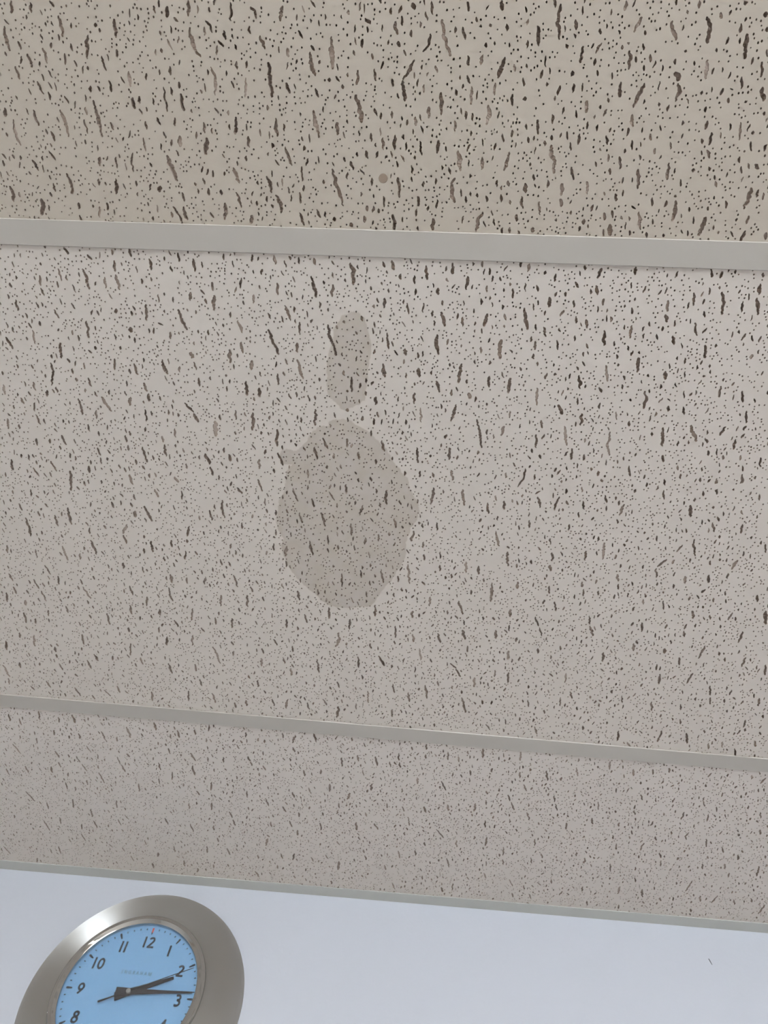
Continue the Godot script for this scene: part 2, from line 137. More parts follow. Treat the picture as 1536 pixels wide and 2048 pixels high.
	[3.4,68.4,-151.2,70.0,-158.8,73.2,-171.1],[2.8,88.1,-168.2,91.4,-176.7],[2.2,116.4,-157.0,117.3,-163.1],[2.8,126.0,-159.6,128.2,-167.3],[1.7,134.6,-147.1,135.4,-152.4],
	[1.9,165.4,-147.4,166.6,-152.7],[2.8,168.2,-163.3,168.8,-174.9],[3.1,143.9,-169.0,146.2,-183.0],[2.2,224.2,-158.7,228.6,-170.0],[2.8,206.8,-171.7,210.0,-179.4],
	[2.7,271.4,-166.7,269.2,-172.9],[2.2,285.8,-168.3,285.0,-173.8],[2.6,81.9,-181.8,82.6,-189.8],[2.3,102.0,-180.2,103.9,-188.9],[2.6,81.8,-193.9,82.7,-198.7],
	[2.0,128.3,-190.2,128.9,-194.2],[2.5,159.4,-191.2,160.4,-195.2],[2.0,179.5,-187.1,180.4,-189.4],[3.1,180.7,-193.4,180.9,-207.2],[3.0,237.5,-179.0,240.2,-190.7],
	[2.2,238.7,-193.2,238.1,-197.2],[3.0,282.2,-185.6,282.1,-189.6],[2.5,279.4,-195.3,280.1,-195.2],[1.9,222.4,-191.5,223.3,-197.1],[2.6,151.2,-202.1,155.3,-217.6],
	[3.2,127.7,-213.1,130.5,-226.3],[2.9,104.6,-211.7,104.1,-214.2],[4.0,207.6,-205.1,208.5,-213.3],[2.3,205.6,-218.4,205.7,-222.6],[2.8,242.8,-207.5,243.1,-209.1],
	[2.5,262.5,-209.8,262.3,-212.3],[3.2,175.7,-221.6,175.8,-222.4],[2.4,89.0,-227.6,91.1,-245.5],[2.5,261.2,-217.3,262.2,-228.1],[2.5,282.1,-221.2,285.3,-231.9],
	[2.9,192.2,-225.8,195.0,-234.1,194.0,-243.5],[1.5,191.3,-246.3,190.4,-249.8],[1.4,228.6,-223.9,230.2,-230.6],[1.8,129.5,-235.8,130.5,-242.6],
	[2.1,151.8,-239.7,151.9,-245.8],[3.3,112.0,-243.6,116.6,-253.8],[2.6,231.2,-239.8,233.7,-247.4],[3.2,217.0,-239.7,217.8,-244.9],[2.6,179.5,-234.0,180.6,-236.5],
	[2.7,135.9,-251.9,136.4,-264.2],[2.4,97.1,-261.0,99.2,-269.0],[2.9,182.9,-257.2,183.8,-262.4],[2.1,168.4,-248.4,170.6,-256.1],[2.6,291.0,-240.9,293.7,-252.8],
	[2.6,294.9,-256.2,293.7,-260.7],[2.6,275.7,-258.2,272.3,-267.2],[3.2,242.4,-258.3,246.5,-266.0,251.6,-274.6],[3.2,216.5,-262.4,220.0,-281.9],
	[2.0,259.3,-262.6,259.8,-267.0],[2.6,288.3,-270.7,288.5,-281.4],[2.4,234.1,-275.6,234.4,-281.0],[2.7,120.8,-266.0,123.1,-276.6,126.1,-286.5],
	[2.7,166.4,-269.6,166.2,-283.2,169.8,-294.9],[2.4,94.0,-276.5,95.7,-291.0],[2.8,131.6,-289.8,132.4,-301.9],[2.4,144.9,-295.5,144.7,-302.0],
	[2.7,222.0,-291.8,224.2,-299.0],[1.8,272.8,-281.4,274.5,-288.6],[2.1,280.5,-288.2,281.3,-292.8],[2.3,316.8,-288.8,319.5,-298.7],[2.7,191.6,-305.7,194.4,-316.9],
	[2.8,161.9,-313.2,162.0,-318.9],[2.2,87.5,-315.0,86.9,-325.7,82.1,-336.7],[2.1,301.7,-298.8,303.6,-304.3],[2.7,304.0,-308.0,307.2,-323.8],
	[2.1,263.2,-303.1,264.0,-306.8],[2.4,263.8,-314.3,265.1,-319.0],[2.1,229.0,-318.4,231.2,-325.0],[2.7,280.2,-314.2,283.0,-324.5],[2.2,115.4,-320.0,115.9,-323.8],
	[2.1,212.4,-323.3,213.0,-328.1],[2.6,-479.6,-352.6,-481.0,-360.0],[2.9,-410.5,-349.3,-412.6,-359.8,-414.4,-373.6],[3.2,-342.4,-349.1,-340.5,-361.4],
	[2.5,-319.2,-346.6,-320.0,-351.8],[2.8,-291.2,-348.9,-287.2,-354.8],[2.6,-463.1,-375.7,-464.7,-384.4],[2.2,-485.5,-378.3,-485.6,-382.6],
	[2.5,-376.6,-358.5,-377.3,-362.7],[2.5,-362.3,-359.7,-362.1,-363.8],[2.2,-358.0,-374.0,-354.8,-378.1],[2.5,-341.6,-374.0,-340.6,-380.3],
	[2.5,-316.3,-366.0,-313.8,-375.3],[2.1,-285.8,-366.1,-286.2,-376.6],[3.1,-221.8,-357.7,-216.7,-364.6],[2.8,-240.2,-374.5,-241.4,-387.3,-239.4,-396.8],
	[2.1,-212.5,-370.5,-210.9,-374.6],[2.6,-481.7,-395.3,-479.7,-403.9],[2.6,-460.5,-403.7,-460.0,-410.3],[2.2,-450.2,-393.1,-447.1,-397.3],
	[3.0,-441.4,-407.8,-440.4,-422.2],[3.4,-423.1,-396.7,-424.3,-407.7,-423.6,-418.8],[2.9,-369.7,-385.5,-368.0,-392.9],[3.3,-343.0,-395.5,-345.2,-403.2],
	[3.3,-331.1,-388.2,-328.8,-398.8,-325.2,-407.3],[2.9,-255.9,-388.3,-254.3,-401.1],[3.1,-478.0,-413.7,-476.8,-426.0,-477.7,-438.6],[2.3,-462.6,-430.6,-462.6,-435.2],
	[2.3,-402.0,-421.7,-403.5,-429.7],[3.0,-355.8,-413.9,-362.8,-426.7],[2.6,-362.6,-428.9,-361.0,-440.1],[2.9,-281.6,-410.7,-286.1,-424.3],
	[2.6,-287.1,-428.9,-287.2,-433.4],[3.0,-305.8,-431.4,-306.0,-440.5],[2.5,-219.7,-401.9,-220.0,-409.5],[3.4,-404.3,-438.8,-402.1,-449.0,-400.7,-458.2],
	[3.1,-441.1,-449.7,-440.0,-458.9,-438.0,-469.3],[2.3,-475.8,-457.0,-476.8,-468.8],[3.1,-510.4,-453.8,-513.0,-464.5],[2.3,-438.7,-433.4,-437.6,-437.9],
	[2.7,-420.7,-458.6,-422.4,-466.9],[3.0,-330.1,-434.4,-330.8,-449.3],[2.3,-340.7,-445.4,-341.4,-452.4],[2.6,-234.8,-430.6,-236.3,-437.4],
	[2.6,-290.6,-445.0,-292.4,-456.7],[2.6,-318.0,-455.2,-317.7,-461.0],[3.1,-369.0,-467.4,-370.4,-475.8],[1.9,-346.7,-471.5,-345.9,-479.8],
	[2.4,-469.2,-479.0,-464.7,-491.9],[2.8,-518.5,-495.0,-515.9,-505.9],[2.9,-518.0,-514.8,-516.1,-524.7],[2.4,-488.0,-501.1,-484.6,-514.5],
	[2.8,-482.2,-518.0,-479.1,-532.9],[2.4,-455.6,-493.6,-457.2,-506.0],[2.4,-427.7,-496.1,-427.0,-503.4],[2.8,-426.7,-507.1,-420.4,-524.0],
	[2.7,-410.8,-489.9,-409.6,-494.7],[3.4,-313.1,-479.5,-312.6,-491.5],[2.7,-293.1,-482.6,-293.7,-491.1],[2.7,-270.4,-479.6,-272.6,-490.6],
	[3.0,-235.6,-474.4,-233.3,-482.5,-232.0,-490.8],[2.2,-249.7,-453.3,-248.5,-461.3],[2.7,-366.8,-500.9,-364.7,-514.2],[2.7,-317.8,-499.2,-318.2,-510.3,-315.1,-518.7],
	[3.3,-529.1,-524.5,-531.6,-538.7],[2.4,-459.6,-517.4,-459.6,-522.4],[3.3,-506.4,-534.0,-507.8,-541.8],[2.9,-455.4,-538.5,-454.3,-548.7],
	[2.8,-371.4,-529.9,-370.5,-543.8],[2.8,-402.9,-545.4,-402.6,-562.3],[2.4,-347.0,-515.2,-349.5,-529.2],[3.2,-333.8,-532.9,-334.0,-541.8],
	[2.7,-291.2,-527.8,-295.4,-546.0],[2.7,-253.6,-504.7,-255.8,-521.0],[2.7,-221.7,-502.0,-222.0,-519.2],[2.6,-216.7,-489.5,-214.2,-496.5],
	[2.9,-513.3,-554.0,-513.8,-569.8],[2.9,-499.8,-561.9,-501.2,-570.0],[2.5,-480.0,-547.1,-481.0,-556.3],[2.8,-316.8,-547.9,-313.8,-558.0],
	[2.7,-264.2,-539.3,-264.8,-549.6],[2.7,-243.3,-538.7,-245.0,-553.0],[2.4,-283.9,-556.6,-280.3,-562.7],[2.8,-378.2,-565.3,-379.3,-572.0],
	[2.4,-338.3,-560.3,-339.6,-569.6],[2.9,-442.3,-581.9,-443.3,-598.2],[3.0,-508.3,-589.4,-511.4,-607.5],[3.5,-549.9,-602.9,-551.9,-618.3],
	[2.5,-526.8,-587.1,-528.6,-595.4],[3.2,-330.0,-575.3,-331.8,-588.8],[2.8,-296.0,-569.5,-299.0,-585.7],[2.8,-272.1,-585.8,-267.8,-597.5,-264.9,-612.2],
	[2.4,-245.6,-589.9,-246.8,-598.1],[3.0,-484.0,-606.2,-484.7,-614.6],[3.0,-484.5,-618.7,-484.5,-624.3],[3.0,-432.8,-613.7,-429.2,-624.4],
	[2.6,-443.8,-624.5,-440.8,-638.3],[2.6,-484.3,-634.2,-481.0,-645.3],[3.1,-563.9,-645.0,-559.6,-664.9],[3.1,-539.1,-638.2,-540.1,-646.9],
	[2.5,-370.4,-613.0,-368.7,-624.0],[2.9,-333.7,-619.1,-331.4,-635.7],[2.9,-298.6,-617.0,-299.0,-628.2],[2.5,-407.2,-613.9,-408.4,-621.0],
	[2.1,-380.1,-590.8,-383.2,-610.2],[2.5,-295.5,-641.9,-293.4,-653.1],[2.6,-508.7,-667.0,-505.4,-678.4],[2.7,-533.5,-678.4,-529.2,-685.4],
	[2.6,-470.8,-674.8,-465.5,-689.1],[2.6,-448.6,-685.8,-446.5,-693.0],[2.6,-410.4,-665.5,-408.9,-677.1],[2.2,-430.4,-674.9,-422.8,-684.5],
	[3.4,-363.7,-670.8,-364.5,-687.1],[2.5,-312.5,-663.8,-314.6,-681.7],[2.9,-281.2,-664.9,-278.3,-680.7],[2.9,-252.1,-677.8,-251.3,-686.6],
	[2.9,-236.0,-671.7,-235.6,-681.9],[3.0,-391.1,-688.5,-391.9,-693.1],[2.4,-197.4,-345.9,-193.8,-360.0],[2.1,-191.2,-369.1,-191.3,-377.5],
	[2.8,-180.2,-383.0,-180.0,-389.4],[2.4,-159.2,-354.6,-154.3,-369.7],[2.4,-138.4,-365.5,-136.3,-375.8],[2.4,-153.0,-384.3,-150.7,-396.9],
	[2.8,-128.7,-382.6,-124.4,-399.3],[2.3,-100.4,-345.7,-100.5,-356.8],[2.0,-119.2,-356.0,-113.5,-365.9],[2.7,-56.1,-349.8,-57.8,-359.0,-55.8,-367.1],
	[2.7,-82.3,-370.0,-85.9,-382.7],[2.4,-47.2,-384.2,-45.5,-395.7],[2.4,-95.6,-394.0,-95.0,-409.0],[3.0,-6.3,-343.5,-6.7,-353.6,-8.3,-363.8],[2.9,24.7,-343.5,27.5,-362.4],
	[2.9,52.4,-357.7,54.4,-370.8],[2.9,69.7,-354.4,70.7,-364.5],[3.0,46.9,-377.5,45.5,-381.8],[2.3,64.4,-373.2,64.9,-378.3],[2.4,-0.5,-386.1,0.0,-395.6],
	[2.7,64.4,-391.9,66.3,-402.4,69.8,-410.7],[3.0,79.6,-417.6,81.5,-436.1],[2.1,-121.8,-411.0,-121.1,-423.1],[2.8,-143.0,-420.3,-139.8,-439.0],
	[2.4,-79.3,-411.1,-80.2,-420.0],[2.4,-64.4,-405.7,-64.8,-414.4],[3.1,-25.6,-398.5,-27.9,-411.6],[1.8,-91.6,-421.9,-91.6,-428.6],[1.8,-75.5,-429.6,-74.1,-437.3],
	[2.9,-169.3,-428.9,-171.9,-442.7],[2.5,-171.7,-449.5,-171.7,-457.5],[2.2,-184.7,-426.8,-185.2,-435.8],[2.1,-181.1,-407.8,-181.5,-415.5],[2.4,-13.9,-411.7,-14.5,-419.3],
	[2.4,-12.7,-428.0,-11.9,-435.7],[2.4,5.2,-423.3,5.7,-432.1],[2.8,5.7,-441.1,6.1,-448.9],[2.8,34.8,-434.3,35.9,-448.8],[3.1,49.2,-438.7,50.1,-449.9],
	[2.8,-30.2,-442.8,-27.8,-469.0],[2.5,-60.9,-452.1,-58.3,-470.3],[2.1,-84.9,-455.2,-83.6,-465.4],[2.2,-106.3,-461.5,-106.5,-480.2],[2.1,-41.5,-459.7,-40.9,-467.7],
	[1.8,-74.2,-469.3,-73.2,-475.1],[1.8,-78.0,-484.9,-77.0,-492.0],[1.8,-95.8,-494.8,-92.8,-501.8],[2.6,-135.3,-486.2,-135.1,-494.6],[3.0,-159.3,-490.6,-158.3,-503.8],
	[2.2,-177.9,-481.5,-176.2,-488.5],[2.3,-202.3,-502.8,-201.5,-508.8],[3.2,43.3,-472.3,43.8,-478.1],[3.1,66.0,-460.0,67.0,-486.7],[2.8,30.1,-488.7,36.2,-507.4],
	[2.5,-2.9,-485.6,-3.3,-498.8],[3.2,90.3,-495.3,91.4,-506.1],[2.9,-22.5,-507.8,-23.1,-517.6],[2.9,-67.0,-503.2,-66.9,-519.1],[3.0,-122.9,-511.8,-123.3,-527.9],
	[2.6,-152.6,-524.3,-150.0,-536.6],[2.7,-175.5,-533.9,-175.7,-546.6],[3.0,-96.9,-526.7,-98.1,-541.9],[3.0,-111.4,-548.3,-110.9,-558.5,-115.2,-570.6],
	[2.2,-42.6,-531.8,-42.2,-549.4],[2.6,-21.2,-542.4,-19.8,-553.7],[3.3,8.6,-538.3,12.3,-551.9],[2.2,37.8,-515.8,38.9,-523.0],[3.3,37.9,-530.6,41.8,-544.0],
	[3.2,76.9,-527.0,78.0,-539.3],[2.1,91.6,-518.2,92.5,-526.8],[2.2,45.5,-553.9,46.2,-562.8],[2.3,-192.8,-566.3,-189.1,-575.1],[2.3,-170.2,-574.6,-169.6,-583.8],
	[2.4,-208.6,-582.3,-207.6,-590.2],[2.3,-72.5,-561.3,-71.4,-569.0],[3.1,-87.9,-583.8,-86.9,-601.1],[3.1,-62.0,-579.9,-54.5,-595.2],[2.6,-12.3,-563.3,-9.9,-581.4],
	[2.3,-30.1,-580.7,-31.9,-587.5],[2.3,-16.3,-592.6,-16.5,-602.1],[2.9,94.5,-556.8,95.8,-569.6],[2.8,-210.8,-598.6,-211.2,-610.9],[2.4,-182.8,-594.5,-181.1,-603.8],
	[2.8,-173.4,-611.2,-173.9,-622.3],[2.8,-139.3,-592.9,-137.2,-614.4],[2.3,-82.7,-612.9,-82.0,-619.8],[2.2,26.3,-583.0,33.9,-590.2],[2.6,34.0,-591.6,39.9,-603.1],
	[3.0,57.3,-602.6,58.5,-617.4],[2.2,81.5,-588.1,81.5,-598.8],[2.6,97.9,-590.4,98.5,-606.4],[2.3,12.6,-612.7,14.1,-620.8],[2.7,-2.6,-621.1,0.5,-643.1],
	[2.7,-23.1,-635.8,-21.9,-651.2],[2.3,-43.5,-624.0,-41.0,-637.7],[2.4,-75.1,-638.6,-74.6,-658.4],[2.4,-114.6,-627.3,-111.5,-636.8],[2.9,-217.6,-635.2,-218.8,-646.7],
	[2.9,-179.8,-664.1,-182.8,-680.5],[2.5,-200.9,-666.4,-198.7,-677.9],[2.5,-154.6,-667.2,-151.7,-678.6],[2.4,-133.6,-659.1,-128.3,-668.7],
	[3.3,-113.1,-669.9,-115.5,-689.3],[2.0,-90.1,-661.6,-89.7,-671.7],[2.8,-43.6,-666.6,-42.6,-679.6],[3.1,44.3,-637.0,47.2,-648.0,50.3,-661.9],
	[2.7,69.5,-638.5,70.7,-645.4],[2.0,21.0,-650.8,21.8,-657.9],[2.3,101.5,-667.7,103.4,-676.2],[2.0,78.2,-679.1,84.4,-688.7],[2.8,-143.8,-634.6,-144.3,-638.8],
	[2.4,12.2,-685.2,12.5,-691.0],[2.9,104.2,-347.1,106.7,-353.9,108.0,-359.9],[2.5,126.5,-345.6,124.0,-352.8,123.5,-361.9],[1.9,147.9,-332.4,148.8,-338.2],
	[2.5,151.7,-348.9,154.4,-358.7],[2.2,173.1,-340.5,176.3,-349.2],[2.8,194.4,-349.9,191.6,-363.1],[2.2,189.9,-368.3,191.6,-373.3],[2.5,203.0,-331.7,202.1,-335.6],
	[2.1,231.0,-330.8,233.6,-341.3],[2.7,270.4,-329.1,271.7,-334.8],[2.7,282.0,-321.7,284.7,-332.0],[2.1,326.4,-329.2,328.1,-335.9],[2.7,306.3,-320.1,307.0,-322.9],
	[3.7,261.2,-346.3,264.2,-360.0],[2.7,284.3,-345.7,285.0,-348.6],[2.1,313.4,-348.6,316.0,-353.4],[2.8,318.5,-365.2,319.6,-376.2],[2.2,288.0,-365.4,292.3,-376.2],
	[2.2,240.8,-359.7,242.4,-363.6],[2.2,262.7,-374.3,264.3,-379.3],[2.3,98.7,-375.9,99.3,-385.2],[2.6,141.5,-378.0,141.3,-385.2],[2.3,123.6,-397.1,124.9,-404.4],
	[2.6,155.3,-393.6,156.6,-396.7],[3.3,181.7,-398.0,183.4,-419.3],[3.0,164.0,-410.0,164.9,-421.8],[2.7,127.7,-414.9,129.1,-425.7],[3.3,128.0,-431.3,129.4,-439.0],
	[2.2,234.8,-385.6,236.3,-391.8],[2.5,274.1,-386.8,275.0,-395.1,279.8,-407.4],[2.2,263.7,-394.9,259.4,-403.7],[2.6,251.0,-413.9,243.3,-424.3],
	[2.6,242.5,-426.5,244.9,-438.4],[2.8,324.4,-409.2,321.2,-421.3],[2.6,319.1,-426.9,319.8,-433.4],[2.5,348.0,-387.5,350.7,-397.7],[2.5,305.9,-408.6,306.3,-411.7],
	[2.3,203.9,-424.2,203.8,-428.5],[3.0,202.6,-437.5,205.1,-446.2],[2.7,205.8,-450.6,207.0,-457.3],[3.0,165.5,-450.6,166.5,-457.3],[2.4,168.9,-460.5,170.2,-469.6],
	[3.1,94.9,-456.4,95.3,-465.6],[2.4,130.7,-459.2,132.0,-469.4],[2.9,275.0,-433.8,276.8,-443.6],[2.6,264.7,-445.7,265.5,-451.2],[2.9,299.7,-430.6,300.7,-440.5],
	[2.4,185.6,-461.4,186.2,-467.1],[2.6,356.5,-452.5,358.8,-461.3],[2.0,258.5,-468.9,261.2,-480.2],[2.7,236.5,-468.5,237.8,-475.3],[2.1,139.0,-480.4,142.6,-493.1],
	[3.3,292.8,-479.7,296.0,-490.0],[2.3,336.1,-478.2,334.2,-488.9],[2.3,312.9,-483.8,314.6,-489.5],[4.2,370.8,-472.8,375.6,-491.0],[2.5,120.1,-503.5,125.5,-516.3],
	[2.1,126.7,-518.7,130.7,-530.6],[2.4,180.9,-496.8,183.3,-508.6],[2.8,184.0,-510.9,189.1,-525.1],[2.4,240.8,-500.9,243.2,-513.9],[2.4,290.5,-498.8,289.3,-506.0],
	[2.7,289.3,-508.4,291.6,-516.7],[2.7,353.4,-503.7,352.7,-519.4],[2.5,102.4,-535.8,102.1,-542.1],[2.0,258.8,-514.9,260.0,-520.9],[2.8,237.4,-531.7,239.4,-542.7],
	[3.4,273.9,-535.6,274.5,-543.0],[2.7,317.5,-527.7,314.2,-546.6],[2.8,205.4,-548.5,206.7,-562.4],[2.9,128.5,-549.7,129.4,-557.2],[2.5,154.1,-543.4,155.3,-549.6],
	[2.9,108.5,-564.4,108.6,-570.9],[2.8,292.5,-547.5,294.9,-558.7],[2.5,269.2,-560.0,270.2,-568.9],[2.8,230.2,-569.1,229.9,-573.0],[2.7,366.4,-540.2,365.2,-554.2],
	[2.4,343.5,-542.5,344.9,-548.6],[2.7,391.1,-549.0,394.5,-563.9],[2.8,276.0,-574.8,277.2,-590.4],[2.4,312.7,-569.7,309.4,-585.7],[2.6,166.7,-584.7,167.3,-599.2],
	[2.2,218.4,-586.0,217.1,-590.1],[2.5,336.8,-586.8,340.4,-601.0],[2.5,341.4,-604.9,343.4,-615.5],[2.6,124.3,-607.8,124.5,-613.2],[2.6,175.7,-613.2,179.6,-623.7],
	[2.9,200.5,-617.4,201.1,-621.4],[3.3,225.6,-605.2,225.9,-610.6],[2.5,238.0,-613.3,240.2,-624.0],[2.2,165.0,-623.9,166.8,-637.6],[2.4,362.8,-590.6,362.4,-598.6],
	[2.4,397.1,-600.2,399.6,-612.0],[2.5,274.9,-618.9,277.8,-633.7],[2.5,309.1,-619.2,311.1,-628.6],[1.9,126.1,-632.3,128.0,-643.3],[2.2,212.7,-628.4,214.0,-633.8],
	[2.1,380.2,-606.0,378.7,-611.6],[2.5,390.8,-636.3,391.0,-648.8],[2.2,388.2,-653.4,387.0,-660.6],[2.3,199.0,-668.1,200.1,-675.2],[2.2,313.9,-643.6,316.1,-651.8],
	[2.2,227.3,-657.7,227.6,-661.9],[3.0,244.0,-671.6,245.0,-689.0],[2.6,296.2,-665.5,294.9,-684.5],[2.9,326.9,-666.2,330.9,-683.2],[2.6,356.4,-680.1,358.7,-690.1],
	[2.6,372.5,-675.3,374.8,-685.2],[3.2,409.3,-669.5,412.8,-679.2],[2.3,139.5,-676.4,144.2,-689.1],]
